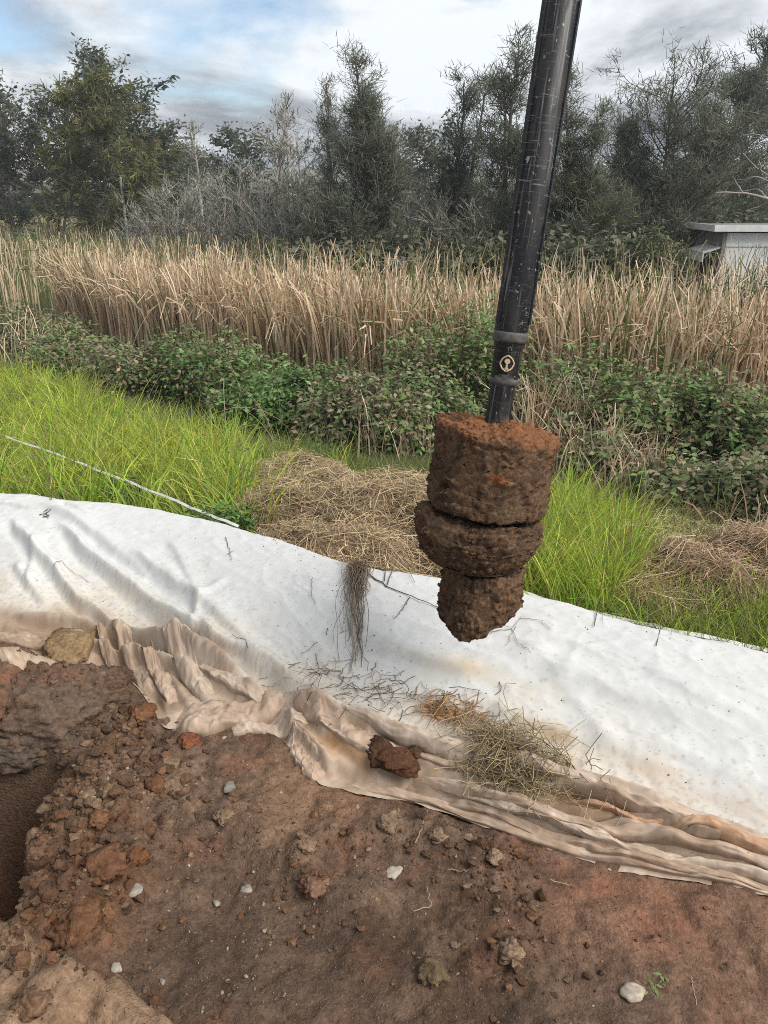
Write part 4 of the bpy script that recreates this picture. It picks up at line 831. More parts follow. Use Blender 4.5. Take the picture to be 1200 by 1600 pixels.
for i, (lb, u, v, rx_, ry_, rz_, n, cols) in enumerate([
    ('dark bramble bush at the far left below the reeds', 0, 560, 1.5, .9, .95, 2600, BRDK), ('bramble bush with paler tips between lime grass and reeds at left', 115, 585, 1.1, .8, .80, 2200, BRAM + BRDK), ('low dark bramble in the dip left of the tall green bramble', 205, 612, .9, .7, .72, 2000, BRDK),
    ('tall green bramble mound in front of the reeds, left of centre', 325, 625, 1.15, .8, 1.02, 3200, BRAM), ('glossy deep green bramble above the straw heap', 445, 662, .95, .7, .86, 3000, BRAM[:3]), ('brownish bramble thicket directly above the straw heap', 560, 690, .85, .65, .86, 2400, BRDK), ('bramble with yellowed edge left of the hanging auger', 655, 690, .85, .65, .98, 2400, BRAM + BRDK),
    ('tallest bramble mound rising behind the drill rod', 745, 650, .95, .8, 1.45, 3000, BRAM), ('bramble right of the auger with dry reeds poking through', 880, 690, .70, .6, 1.02, 1700, BRAM + BRDK), ('dense green bramble in front of the reeds at right', 985, 730, .85, .65, 1.12, 2600, BRAM), ('sprawling bramble with reddish leaves further right', 1085, 755, .85, .65, 1.06, 2400, BRAM + [(.17, .10, .05)]), ('bramble bush cut by the right edge of view', 1195, 765, .85, .7, 1.12, 2500, BRAM + BRDK),
    ('dull bramble behind the flat straw patch', 1120, 815, .75, .45, .62, 1700, BRDK), ('low bramble tangle just above the lime tuft at right', 930, 770, .55, .4, .6, 1300, BRDK), ('low bramble between the lime tuft and the bleached grass', 1035, 800, .5, .35, .5, 1100, BRAM + BRDK), ('bramble spreading out of view above the brown straw patch', 1230, 830, .7, .45, .7, 1600, BRDK), ('small bramble sprawling at the left foot of the deep green one', 385, 668, .6, .4, .5, 1300, BRAM), ('bramble filling the gap behind the far left bush', 60, 545, 1.3, .8, .8, 2000, BRAM + BRDK), ('bramble joining the dark dip to the tall green mound', 265, 612, .8, .6, .8, 1700, BRAM + BRDK), ('bramble joining the tall green mound to the glossy one', 385, 645, .8, .6, .9, 1700, BRAM), ('bramble joining the glossy one to the brownish thicket', 500, 672, .8, .6, .85, 1700, BRAM), ('bramble behind the brownish thicket, left of the rod', 620, 660, .9, .7, 1.15, 2000, BRAM + BRDK), ('bramble behind the dense green one at right', 930, 690, .8, .6, 1.15, 1700, BRAM), ('bramble between the dense green and the sprawling one', 1035, 735, .7, .6, 1.1, 1700, BRAM), ('bramble between the sprawling one and the right edge', 1140, 752, .7, .6, 1.1, 1700, BRAM + BRDK)]):
    bush('bramble_bush', lb, 'bramble', gpt(u, v), (rx_, ry_, rz_), int(n * .54), .077, [tuple(1.3 * q_ for q_ in c_) for c_ in cols], 300 + i, GB)
for i, (lb, u, v, rx_, ry_, rz_) in enumerate([('small leafy weed between the lime grass and the sheet edge', 330, 850, .45, .25, .26), ('dark leafy weed patch on the bank below the tape', 190, 790, .4, .25, .24), ('pale broad-leaved weed at the foot of the straw heap', 612, 878, .07, .06, .12), ('green weed clump beside the tape right of the auger', 960, 990, .22, .14, .14), ('weed clump hanging over the sheet crest at far left', 90, 800, .22, .12, .16)]):
    bush('weed_plant', lb, 'weed', gpt(u, v, -.4), (rx_, ry_, rz_), 420 if rx_ > .2 else 26, .045, [(.10, .20, .045), (.08, .16, .04), (.14, .24, .06)] if i != 2 else [(.30, .42, .08)], 340 + i, 'weeds beside the sheet', stems=6, lumps=3)

r_ = np.random.default_rng(91)
for i, (lb, u, v, n, sp_) in enumerate([('dead pale canes arching out of the brambles at left', 150, 590, 26, .9), ('dead pale canes arching out of the brambles above the straw heap', 520, 680, 34, .9), ('dead pale canes arching over the brambles right of the auger', 930, 720, 34, .8), ('dead pale canes arching over the brambles at the right edge', 1110, 755, 40, .9)]):
    p = gpt(u, v); root = np.column_stack([p[0] + r_.normal(0, sp_, n), p[1] - .3 + r_.normal(0, .3, n), np.full(n, p[2])]); S = blades(root, r_.uniform(0, 6.28, n), r_.uniform(.8, 1.7, n), r_.uniform(.05, .4, n), r_.uniform(.8, 2.2, n), 9, 1.2); S[..., 2] = np.maximum(S[..., 2], p[2] + .02)
    m = MB(); tubes(m, S, np.repeat(np.linspace(1, .4, 9)[None], n, 0) * r_.uniform(.003, .006, (n, 1)), np.asarray([(.46, .37, .26), (.34, .26, .18), (.24, .17, .12)])[r_.integers(0, 3, n)], 4); tag(m.build('dead_canes', M_STRAW, loc=p), lb, 'dead canes', 'dead canes in the brambles', 'stuff')
# ---- the cattail reeds
def reeds(name, label, poly, n, seed, h=(1.62, 2.0), dry=.76, z=-.9, kind='stuff', parent=None, leafn=3, lean=.075, wid=(.010, .021)):
    r_ = np.random.default_rng(seed); p = scatter(poly, n, r_, z) if isinstance(poly, list) else poly; n = len(p)
    p = np.repeat(p, leafn, 0) + np.column_stack([r_.normal(0, .035, (n * leafn, 2)), np.zeros(n * leafn)]); n = len(p)
    patchn = fbm(p[:, 0] * .35, p[:, 1] * .35, 6.6, 3); H = r_.uniform(*h, n) * (1 + .10 * fbm(p[:, 0] * .8, p[:, 1] * .8, 2.2, 2))
    az = r_.uniform(0, 6.28, n); br = r_.random(n)
    bend = np.where(br < .58, r_.uniform(.03, .45, n), np.where(br < .86, r_.uniform(.6, 1.6, n), r_.uniform(1.6, 2.7, n)))
    P = blades(p, az, H, np.abs(r_.normal(0, lean, n)), bend, 6, pw=4.4)
    g = r_.random(n) > dry + .25 * np.clip(patchn, -.6, .6) - .30 * sstep(13, 24, p[:, 1])
    tan = np.asarray([(.76, .58, .40), (.83, .67, .48), (.65, .475, .31), (.40, .28, .18), (.88, .75, .57)]); grn = np.asarray([(.17, .20, .07), (.12, .17, .055), (.24, .24, .09)])
    c = np.where(g[:, None], grn[r_.integers(0, 3, n)], tan[r_.integers(0, 5, n)]) * r_.uniform(.7, 1.12, (n, 1))
    C_ = np.repeat(c[:, None], 6, 1)
    m = MB(); strips(m, P, taper(n, 6, r_.uniform(*wid, n), .9, .4), C_, r=r_)
    o = m.build(name, M_REED, parent)
    if label: tag(o, label, 'reeds')
    if kind: o['kind'] = kind
    return o
Wz = -.9
reeds('reed_bed', 'broad bed of dry tan cattail reeds filling the wetland', [(-420, 490), (60, 500), (200, 545), (330, 570), (480, 605), (620, 620), (760, 620), (880, 650), (1000, 660), (1150, 660), (1500, 680), (1500, 430), (1200, 440), (1000, 440), (850, 430), (700, 420), (500, 400), (300, 378), (0, 362), (-420, 355)], 14500, 51, leafn=2)
reeds('reed_bed', 'thick front fringe of tall dry cattail blades facing the camera', [(100, 515), (200, 548), (330, 576), (480, 612), (620, 630), (760, 630), (880, 660), (1000, 672), (1250, 680), (1250, 640), (1000, 630), (880, 615), (760, 590), (620, 590), (480, 570), (330, 540), (200, 518), (100, 495)], 2600, 52, h=(1.35, 1.85), dry=.95, lean=.11, wid=(.010, .021))
GR = 'clumps of broken dry reeds in the brambles'
for i, (lb, u, v, n, rad, h) in enumerate([('clump of broken pale reeds hanging just right of the auger', 850, 690, 110, .26, 1.1), ('clump of snapped dry reeds low in the right-hand brambles', 920, 745, 110, .34, .9), ('dry reed stubs beside the lime grass tuft at right', 985, 770, 60, .26, .75), ('few dry reed stalks standing in the brambles above the straw heap', 620, 690, 34, .25, .8), ('dry reeds leaning out of the brambles at the left edge', 60, 560, 40, .5, 1.1), ('yellow grass stalks sticking up left of the right-hand straw patch', 1150, 830, 24, .25, .6)]):
    p = gpt(u, v); r_ = np.random.default_rng(70 + i); q = np.column_stack([p[0] + r_.normal(0, rad, n), p[1] - .35 + r_.normal(0, rad * .5, n)]); q = np.column_stack([q, ground_z(q[:, 0], q[:, 1])])
    o = reeds('reed_clump', None, q, n, 80 + i, h=(h * .6, h), dry=1.2 if i < 5 else .9, kind=None, leafn=2, lean=.35, wid=(.006, .011)); tag(o, lb, 'reeds', GR)

# ---- heaps of raked-out dead grass
def straws(m, P, r_, ln, wd, cols, flat=.25, curl=1.6, k=5, nrmv=None):
    n = len(P); d = nrm(r_.normal(size=(n, 3)) * np.array([1, 1, flat])); c1 = nrm(r_.normal(size=(n, 3)) * np.array([1, 1, flat * .8])); L_ = r_.uniform(*ln, n)
    s_ = np.linspace(-.5, .5, k); cu = r_.uniform(.1, curl, n)
    Q = P[:, None] + d[:, None] * (L_[:, None] * s_)[..., None] + c1[:, None] * ((L_ * cu)[:, None] * (s_ ** 2 - .08))[..., None]
    c2 = nrm(r_.normal(size=(n, 3)) * np.array([1, 1, .3])); Q = Q + c2[:, None] * ((L_ * .25)[:, None] * np.sin(s_ * 7 + r_.uniform(0, 6, (n, 1))) * .4)[..., None]
    w_ = r_.uniform(*wd, n); c = np.asarray(cols)[r_.integers(0, len(cols), n)] * r_.uniform(.6, 1.3, (n, 1))
    return Q, w_, c
STR = [(.46, .345, .21), (.58, .45, .285), (.38, .275, .165), (.23, .16, .095), (.44, .36, .20), (.16, .11, .07)]
def heap_straw(name, label, lobes, n, seed, base, cols=STR, ln=(.12, .42), over=None, groundf=ground_z):
    r_ = np.random.default_rng(seed); c0 = np.mean([l_[0] for l_ in lobes], 0)
    t = thing(name, label, 'straw heap', (c0[0], c0[1], 0))
    lo = np.min([l_[0] - 1.3 * max(l_[1:3]) for l_ in lobes], 0); hi = np.max([l_[0] + 1.3 * max(l_[1:3]) for l_ in lobes], 0)
    gx_, gy_ = np.meshgrid(np.linspace(lo[0], hi[0], 90), np.linspace(lo[1], hi[1], 90), indexing='ij')
    def hf(x, y):
        h = 0 * x - .04
        for c, a, b, hh in lobes: h = np.maximum(h, hh * np.clip(1 - ((x - c[0]) / a) ** 2 - ((y - c[1]) / b) ** 2, -.2, 1) ** 1 if False else hh * (np.maximum(0, 1 - ((x - c[0]) / a) ** 2 - ((y - c[1]) / b) ** 2)) ** .6 - .04 * ((((x - c[0]) / a) ** 2 + ((y - c[1]) / b) ** 2) > 1))
        return h + (h > 0) * .11 * fbm(x * 3.5, y * 3.5, seed, 4, .55)
    z = groundf(gx_, gy_) + hf(gx_, gy_) + .02 * fbm(gx_ * 18, gy_ * 18, seed, 3)
    m = MB(); m.add(np.stack([gx_, gy_, z], -1), grid_faces(90, 90), base); o = m.build('mound', M_CLOD, t); o.location = (-c0[0], -c0[1], 0)
    q = r_.uniform(lo, hi, (n * 5, 2)); h = hf(q[:, 0], q[:, 1]); q = q[h > .0][:n]; h = hf(q[:, 0], q[:, 1])
    P = np.column_stack([q, groundf(q[:, 0], q[:, 1]) + h + 0.0 + .09 * r_.random(len(q)) ** 2])
    Q, w_, c = straws(m, P, r_, ln, (.0009, .0024), cols)
    zz = groundf(Q[..., 0], Q[..., 1]) + np.maximum(hf(Q[..., 0], Q[..., 1]), 0); Q[..., 2] = np.maximum(Q[..., 2], zz + .004); Q[..., 2] = np.minimum(Q[..., 2], zz + .13)
    m = MB(); strips(m, Q, np.repeat(w_[:, None], Q.shape[1], 1), c, side=nrm(r_.normal(size=(len(Q), 3)) * .4 + np.array([0, 0, 1]))); s_ = m.build('straw', M_STRAW, t); s_.location = (-c0[0], -c0[1], 0); s_['kind'] = 'stuff'
    return t
def lb_(u, v, a, b, h, z=-.35):
    p = gpt(u, v, z); return (p[:2], a, b, h)
heap_straw('straw_heap', 'large heap of tangled dead grass behind the sheet, left of the auger', [lb_(500, 825, .66, .66, .34), lb_(610, 840, .80, .72, .42), lb_(690, 865, .60, .6, .36), lb_(470, 775, .62, .6, .30), lb_(540, 900, .60, .35, .26), lb_(650, 900, .4, .3, .2)], 11500, 61, (.24, .17, .115), ln=(.12, .42))
heap_straw('straw_heap', 'flat brown patch of dead grass and soil at the right', [lb_(1100, 935, .50, .45, .28), lb_(1190, 925, .65, .5, .34), lb_(1050, 960, .40, .35, .18), lb_(1260, 940, .5, .45, .3)], 7000, 62, (.19, .115, .075), cols=[(.48, .35, .22), (.38, .26, .165), (.28, .18, .115), (.56, .43, .27), (.24, .15, .10)])
heap_straw('straw_heap', 'pale bleached grass flopped over beside the lime tuft at right', [lb_(1020, 875, .42, .34, .16), lb_(1060, 850, .4, .3, .16)], 2400, 63, (.16, .15, .07), cols=[(.42, .38, .18), (.48, .42, .24), (.30, .32, .12)])
# bundle of greenish straw lying on the soiled hem
def on_sheet_heap(u, v, n, ru, rv, seed, cols, ln, zmax=.06, curl=1.6, wd=(.0009, .0018), lift_=.004):
    r_ = np.random.default_rng(seed); a = r_.normal(0, .45, n); b = r_.normal(0, .45, n); p0 = on_fabric(u, v); sc = (p0[1] * CP + (HC - p0[2]) * SP) / FPX
    X = p0[0] + a * ru * sc; Y = p0[1] - (b * rv + .28 * a * ru) * sc * 1.3; Z = fab_surf(X, Y) + lift_ + zmax * r_.random(n) * np.exp(-(a * a + b * b))
    m = MB(); Q, w_, c = straws(m, np.column_stack([X, Y, Z]), r_, ln, wd, cols, flat=.15, curl=curl)
    zz = fab_surf(Q[..., 0], Q[..., 1]); Q[..., 2] = np.clip(Q[..., 2], zz + lift_ - .001, zz + zmax + lift_ + .006); return p0, Q, w_, c
p0, Q, w_, c = on_sheet_heap(795, 1202, 480, 105, 50, 64, [(.30, .235, .13), (.38, .30, .17), (.23, .19, .10), (.44, .34, .21), (.17, .125, .075)], (.06, .22), lift_=.026); m = MB(); tubes(m, Q, np.repeat(w_[:, None], Q.shape[1], 1), c, 3)
tag(m.build('straw_bundle', M_STRAW, loc=p0), 'tangled bundle of greenish straw lying on the soiled hem', 'straw bundle')
p0, Q, w_, c = on_sheet_heap(700, 1112, 100, 60, 20, 65, [(.34, .17, .07), (.40, .24, .11), (.28, .13, .06), (.45, .34, .19)], (.04, .13), .035); m = MB(); tubes(m, Q, np.repeat(w_[:, None], Q.shape[1], 1), c, 3)
tag(m.build('straw_bundle', M_STRAW, loc=p0), 'rust-orange tuft of muddy straw at the foot of the white cover', 'straw bundle')
p0, Q, w_, c = on_sheet_heap(590, 1080, 120, 200, 34, 66, [(.20, .15, .11), (.14, .10, .07), (.28, .22, .16), (.10, .075, .055)], (.03, .14), .02, 1.2, (.0007, .0016)); m = MB(); tubes(m, Q, np.repeat(w_[:, None], Q.shape[1], 1), c, 3)
tag(m.build('root_debris', M_STRAW, loc=p0), 'strewn dark rootlets collected along the crease below the hanging roots', 'roots', kind='stuff')
# the tuft of roots dangling over the crest
r_ = np.random.default_rng(67); n = 130; c_ = at_z(560, 892, ZC); base = np.array([c_[0], YC(c_[0]), ZC]); k = 12; P = np.zeros((n, k, 3)); dx0 = r_.normal(0, .030, n); ln_ = np.where(r_.random(n) < .75, r_.uniform(.12, .55, n), r_.uniform(.5, 1, n)); ln_[:14] = r_.uniform(1.05, 1.25, 14); ph = r_.uniform(0, 6, n)
walk = np.cumsum(r_.normal(0, .008, (n, k)), 1)
for i in range(k):
    f = i / (k - 1); X = c_[0] + dx0 * (1 - .5 * f) + .012 * f * np.sin(ph + f * 5) + walk[:, i]; t_ = 1.04 - .50 * f * ln_ - .02 * r_.random(n); Y = YL(X) + t_ * (YC(X) - YL(X))
    P[:, i] = np.column_stack([X, Y, fab_surf(X, Y)])
P[..., 2] += .006 + .035 * r_.random((n, 1)) * np.sin(np.linspace(.5, 3.0, k))[None]
m = MB(); tubes(m, P, np.repeat(r_.uniform(.0007, .0017, (n, 1)), k, 1), np.asarray([(.17, .12, .085), (.24, .17, .115), (.34, .27, .18), (.12, .085, .065)])[r_.integers(0, 4, n)], 3)
tag(m.build('root_tuft', M_STRAW, loc=base), 'tuft of dark roots dangling over the crest onto the white cover', 'roots')
# loose twigs on the sheet
def twig(label, main, sub, rad, col, leaves=0, seed=0, where=on_fabric, name='twig', lift=.006, leafc=((.05, .09, .03), (.09, .12, .05))):
    r_ = np.random.default_rng(seed); o0 = where(*main[0]); t = thing(name, label, 'twig', tuple(o0)); m = MB(); allp = []
    for pth in [main] + sub:
        q = np.array([where(u, v) for u, v in pth]); s_ = np.linspace(0, 1, len(q)); z_ = np.linspace(0, 1, 14); q = np.stack([np.interp(z_, s_, q[:, i]) for i in range(3)], 1)
        if where is on_fabric: q[:, 2] = fab_surf(q[:, 0], q[:, 1])
        q = q + r_.normal(0, .0018, q.shape); q[:, 2] += lift; tubes(m, q[None], np.linspace(1, .5, 14)[None] * rad * (1 if pth is main else .7), [col], 5); allp.append(q)
    m.build('stem', M_STRAW, t).location = tuple(-o0)
    if leaves:
        a = np.concatenate(allp); P = a[r_.integers(0, len(a), leaves)] + r_.normal(0, .008, (leaves, 3)); m = MB(); leaf_set(m, P, .032 if where is on_fabric else .02, leafc, r_, up=.85, ratio=.4); m.build('leaves', M_LEAF, t).location = tuple(-o0)
    return t
twig('leafy twig with dark leaves lying on the crest at far left', [(62, 806), (80, 798), (108, 792)], [[(80, 798), (90, 788)], [(72, 802), (75, 812)]], .0022, (.10, .08, .05), 16, 1)
twig('forked bare twig on the white cover right of the auger tip', [(765, 992), (800, 985), (815, 965)], [[(800, 985), (770, 975), (750, 985)], [(800, 985), (812, 1010), (830, 1028)], [(812, 968), (845, 972), (860, 985)], [(806, 980), (790, 1010)]], .0016, (.22, .17, .12), 0, 2)
twig('dark branched root lying right of the hanging tuft', [(575, 908), (605, 920), (650, 938), (690, 952)], [[(605, 918), (625, 912), (648, 920)], [(640, 935), (628, 955), (615, 970)], [(600, 915), (612, 908)]], .003, (.10, .07, .05), 0, 3)
twig('small black twig on the white cover far right', [(928, 984), (935, 975), (932, 968)], [[(935, 975), (940, 984)]], .0016, (.06, .045, .035), 0, 4)
twig('crossed dark twigs on the cover near the right edge', [(1025, 1012), (1042, 1000), (1040, 992)], [[(1036, 1002), (1046, 1010)]], .0016, (.10, .08, .06), 0, 5)
twig('short dark twig on the white cover near the straw heap', [(352, 842), (360, 866), (362, 878)], [[(355, 868), (366, 862)]], .0018, (.12, .09, .07), 0, 6)
twig('dark sprig at the crest where the tape ends', [(370, 834), (385, 832), (400, 838)], [[(385, 832), (394, 828)]], .0016, (.08, .07, .04), 9, 7)
twig('curved hair-thin root on the cover at left', [(85, 885), (96, 878), (110, 892), (140, 912)], [], .0013, (.13, .10, .08), 0, 8)
twig('short dark root fragment on the cover right of the folds', [(512, 985), (510, 996)], [], .0016, (.10, .08, .06), 0, 9)
twig('long pale rootlet below the short dark root fragment', [(530, 992), (545, 985)], [], .0012, (.3, .27, .24), 0, 10)
twig('vertical rootlet on the cover left of the hanging tuft', [(488, 905), (487, 930), (493, 948)], [], .0014, (.22, .17, .13), 0, 11)
for i, (lb, pth) in enumerate([('straw stalk on the pad below the crust ridge', [(860, 1380), (880, 1384), (902, 1390)]), ('bent straw stalk standing out on the red soil at right', [(1078, 1530), (1082, 1548), (1090, 1600)]), ('forked pale root lying on the churned soil', [(650, 1320), (662, 1290), (668, 1270)]), ('pale root across the churned soil beside the pale clod', [(700, 1362), (720, 1366), (735, 1364)]), ('hooked straw on the soil below the centre stone', [(645, 1428), (675, 1420), (665, 1388)])]):
    twig(lb, pth, [], .0017, (.36, .27, .18), 0, 20 + i, where=on_ground, lift=.012)
p0 = on_ground(1022, 1548); twig('small green sprig growing beside the pale jagged stone', [(1018, 1556), (1024, 1545), (1032, 1538)], [[(1024, 1545), (1012, 1540)], [(1028, 1540), (1040, 1542)]], .0015, (.16, .2, .08), 12, 30, where=on_ground, name='green_sprig', lift=.015, leafc=((.16, .25, .08), (.22, .3, .12)))
# dark flecks of dirt on the white cover
def fab_sample(r_, n):
    b = np.array([(480, 930, 110, 40, 1.2), (560, 1040, 120, 30, 1.0), (700, 960, 120, 30, .6), (1000, 1020, 160, 50, .6), (430, 880, 120, 30, .8), (300, 950, 200, 60, .6), (950, 1200, 220, 35, 1.0), (640, 1090, 160, 25, 1.4), (1100, 1260, 120, 25, 1.2), (700, 1000, 500, 120, .9), (900, 1290, 260, 30, 1.2), (360, 1080, 150, 40, 1.0), (90, 990, 110, 25, .8)]); k = r_.choice(len(b), n, p=b[:, 4] / b[:, 4].sum())
    u = b[k, 0] + b[k, 2] * r_.normal(0, .6, n); v = b[k, 1] + b[k, 3] * r_.normal(0, .6, n) + .1 * (u - b[k, 0]); a = (u - 600) / FPX; bb = (800 - v) / FPX; t = (.18 - HC) / (-SP + bb * CP)
    xy = np.stack([a * t, (CP + bb * SP) * t], -1); f = fab_t(xy[:, 0], xy[:, 1]); ok = (f > .05) & (f < 1.02); return xy[ok], np.ones(ok.sum())
crumbs('dirt_flecks', 'dark flecks of dirt sprinkled over the white cover', 'dirt', 2200, fab_sample, (.0007, .0036), [(.10, .075, .055), (.16, .12, .085), (.07, .055, .04), (.2, .13, .08)], 33, zf=fab_surf, detail=False)
# ---- white tape line on the bank
def tape(label, pts, rad, seed):
    q = np.array([gpt(u, v, -.4) + [0, 0, h] for u, v, h in pts]); s_ = np.linspace(0, 1, len(q)); z_ = np.linspace(0, 1, 80); q = np.stack([np.interp(z_, s_, q[:, i]) for i in range(3)], 1)
    q[:, 2] += .012 * fbm(z_ * 8, z_ * 0, seed, 3); m = MB(); n_ = fbm(z_ * 22, z_ * 0 + 3, seed, 3); c = np.asarray((.62, .62, .60)) * (1 + .35 * np.clip(n_, -1, .2))[:, None]
    S = np.stack([q], 0); strips(m, S, np.full((1, 80), rad), c[None], side=np.array([[0, -.5, .8]])); S2 = S + [0, 0, -.003]; strips(m, S2, np.full((1, 80), rad * .98), c[None] * .9, side=np.array([[0, -.5, .8]]))
    return tag(m.build('marker_tape', surf('tape_plastic', rough=.5, spec=.4, var=.1, vscale=20, bump=0), loc=q[0]), label, 'tape')
tape('white marker tape stretched down the lime grass bank at left', [(-40, 700, .30), (100, 758, .30), (200, 800, .28), (300, 842, .24), (376, 868, .20)], .010, 1)
tape('white marker tape half hidden in grass right of the auger', [(815, 960, .15), (900, 985, .14), (1000, 1005, .13), (1060, 1020, .13), (1260, 1055, .10)], .012, 2)
# ================================================================== TREES BEYOND THE REEDS
def along(P, idx, f):
    k = P.shape[1]; s_ = f * (k - 1); i = np.minimum(s_.astype(int), k - 2); a = (s_ - i)[:, None]
    return P[idx, i] * (1 - a) + P[idx, i + 1] * a, nrm(P[idx, i + 1] - P[idx, i])
def grow(P0, idx, f, ln, az_j, up, r_, k=4, curl=.3):
    """branches leaving parent polylines at fraction f"""
    pos, d = along(P0, idx, f); n = len(idx); j = r_.normal(size=(n, 3)) * az_j
    d = nrm(d + j + np.array([0, 0, 1.0]) * up); Q = np.zeros((n, k, 3)); Q[:, 0] = pos
    for i in range(1, k):
        d = nrm(d + r_.normal(size=(n, 3)) * .12 + np.array([0, 0, 1.0]) * curl * .3); Q[:, i] = Q[:, i - 1] + d * (ln / (k - 1))[:, None]
    return Q
def tree(name, label, cat, base, H, spread, style, seed, group, cols, barkc=(.10, .085, .07), n_pri=46, n_sec=330, n_leaf=5200, lean=(0, 0), low=.10, shape=None, leaf=.2, width=.012, stems=1, top_up=.9):
    r_ = np.random.default_rng(seed); t = thing(name, label, cat, tuple(base), group); m = MB(); Ht = H; parts = []
    if style == 'oak': n_leaf = int(n_leaf * .85); leaf *= .8; n_sec = int(n_sec * .9); width *= .72
    if style == 'gum': n_leaf = int(n_leaf * .75); leaf *= 1.12
    k = 9; T = np.zeros((stems, k, 3)); zz = np.linspace(0, 1, k)
    for s in range(stems):
        off = r_.normal(0, .05 * spread, 2) if stems > 1 else np.zeros(2); tilt = r_.normal(0, .12 * spread, 2) * (stems > 1)
        hh = H * (1 if s == 0 else r_.uniform(.72, .97)); wob = np.cumsum(r_.normal(0, .012 * H, (k, 2)), 0); wob -= wob[0]
        T[s, :, 0] = off[0] + (lean[0] * H + tilt[0]) * zz ** 1.3 + wob[:, 0]; T[s, :, 1] = off[1] + tilt[1] * zz + wob[:, 1] + lean[1] * H * zz; T[s, :, 2] = hh * zz - .1 * (zz == 0)
    tubes(m, T, np.repeat((np.linspace(1, .10, k) * .016 * H / stems ** .4)[None], stems, 0), jit(stems, barkc, .1), 7)
    si = r_.integers(0, stems, n_pri); f = low + (.985 - low) * r_.random(n_pri) ** .85
    prof = shape(f) if shape else np.interp(f, [0, .2, .5, .72, 1], [.75, 1, .62, .26, .07])
    ln = np.maximum(spread * prof, .05 * H) * r_.uniform(.65, 1.2, n_pri); az = r_.uniform(0, 6.28, n_pri)
    pos, _ = along(T, si, f); el = {'oak': r_.uniform(.35, .9, n_pri), 'gum': r_.uniform(.3, .85, n_pri), 'bare': r_.uniform(.6, 1.15, n_pri), 'weep': r_.uniform(.1, .6, n_pri)}[style] * np.where(f > .85, 1.3, 1)
    d = np.stack([np.cos(az) * np.cos(el), np.sin(az) * np.cos(el), np.sin(el)], -1); Q = np.zeros((n_pri, 5, 3)); Q[:, 0] = pos
    cu = {'oak': .22, 'gum': .12, 'bare': .15, 'weep': .02}[style]
    for i in range(1, 5):
        d = nrm(d + r_.normal(size=(n_pri, 3)) * .13 + np.array([0, 0, cu])); Q[:, i] = Q[:, i - 1] + d * (ln / 4)[:, None]
    tubes(m, Q, (np.linspace(1, .25, 5)[None] * np.clip(.010 * ln + .004, .006, .05)[:, None]), jit(n_pri, barkc, .15), 4)
    i2 = r_.choice(n_pri, n_sec, p=ln / ln.sum()); S = grow(Q, i2, r_.uniform(.2, 1, n_sec), np.maximum(ln[i2] * r_.uniform(.2, .45, n_sec), .25), .55, .25 if style != 'weep' else -.05, r_)
    tubes(m, S, np.repeat(np.linspace(.010, .004, 4)[None], n_sec, 0) * (1.0 if H < 8 else 1.5), jit(n_sec, barkc, .2), 3)
    if style == 'bare':
        i3 = r_.integers(0, n_sec, n_sec * 3); S3 = grow(S, i3, r_.uniform(.15, 1, n_sec * 3), r_.uniform(.25, .6, n_sec * 3), .5, .3, r_); tubes(m, S3, np.repeat(np.linspace(.006, .003, 4)[None], n_sec * 3, 0), jit(n_sec * 3, barkc, .25), 3)
        S = S3
    parts.append(('trunk', m, M_BARK))
    if n_leaf:
        nb = len(S); wl = r_.random(nb) ** 1.4 + .15; il = r_.choice(nb, n_leaf, p=wl / wl.sum()); pos, d = along(S, il, r_.uniform(.05, 1, n_leaf)); m = MB()
        if style == 'oak': pos = pos + r_.normal(0, .10, (n_leaf, 3))
        cl = np.asarray(cols)[r_.integers(0, len(cols), nb)][il] * r_.uniform(.7, 1.3, (nb, 1))[il] * r_.uniform(.8, 1.2, (n_leaf, 1))
        if style in ('oak', 'weep', 'bare'):
            dd = nrm(d + r_.normal(size=(n_leaf, 3)) * (.9 if style == 'oak' else .5) + np.array([0, 0, {'oak': .35, 'weep': -.75, 'bare': .3}[style]])); L_ = leaf * r_.uniform(.6, 1.3, n_leaf)
            P = pos[:, None] + dd[:, None] * (L_[:, None] * np.array([[0, 1]]))[..., None]
            strips(m, P, width * r_.uniform(.6, 1.3, n_leaf)[:, None] * np.array([[1, .35]]), cl, r=r_)
        else:
            P = pos + r_.normal(0, leaf * .7, (n_leaf, 3)); nn = nrm(r_.normal(size=(n_leaf, 3)) + np.array([0, 0, .4])); d2 = nrm(r_.normal(size=(n_leaf, 3)) + np.array([0, 0, -.4])); L_ = leaf * r_.uniform(.6, 1.3, n_leaf)
            Q3 = P[:, None] + d2[:, None] * (L_[:, None] * np.array([[0, .5, 1]]))[..., None]; strips(m, Q3, L_[:, None] * np.array([[.08, .26, .03]]), cl, side=nn, r=r_)
        parts.append(('crown', m, M_NEEDLE))
    allv = np.concatenate([v for _, mm, _ in parts for v in mm.v]); kz = Ht / np.percentile(allv[:, 2], 99.97); cx_ = np.interp(allv[:, 2], T[0, :, 2], T[0, :, 0]); kx = min(1.3, spread / 1.12 / np.percentile(np.abs(allv[:, 0] - cx_), 97.5))
    for nm, mm, mt in parts:
        for v in mm.v:
            q = np.interp(v[:, 2], T[0, :, 2], T[0, :, 0]); v[:, 0] = q + (v[:, 0] - q) * kx; v[:, 1] *= kx; v[:, 2] *= kz
        mm.build(nm, mt, t)
    return t
def tree_px(name, label, cat, u, vtop, Y, wpx, **kw):
    top = at_y(u, vtop, Y); z0 = gz(top[0], Y); sc = Y / (FPX * CP)
    return tree(name, label, cat, (top[0], Y, z0), top[2] - z0, wpx / 2 * sc * 1.12, **kw)
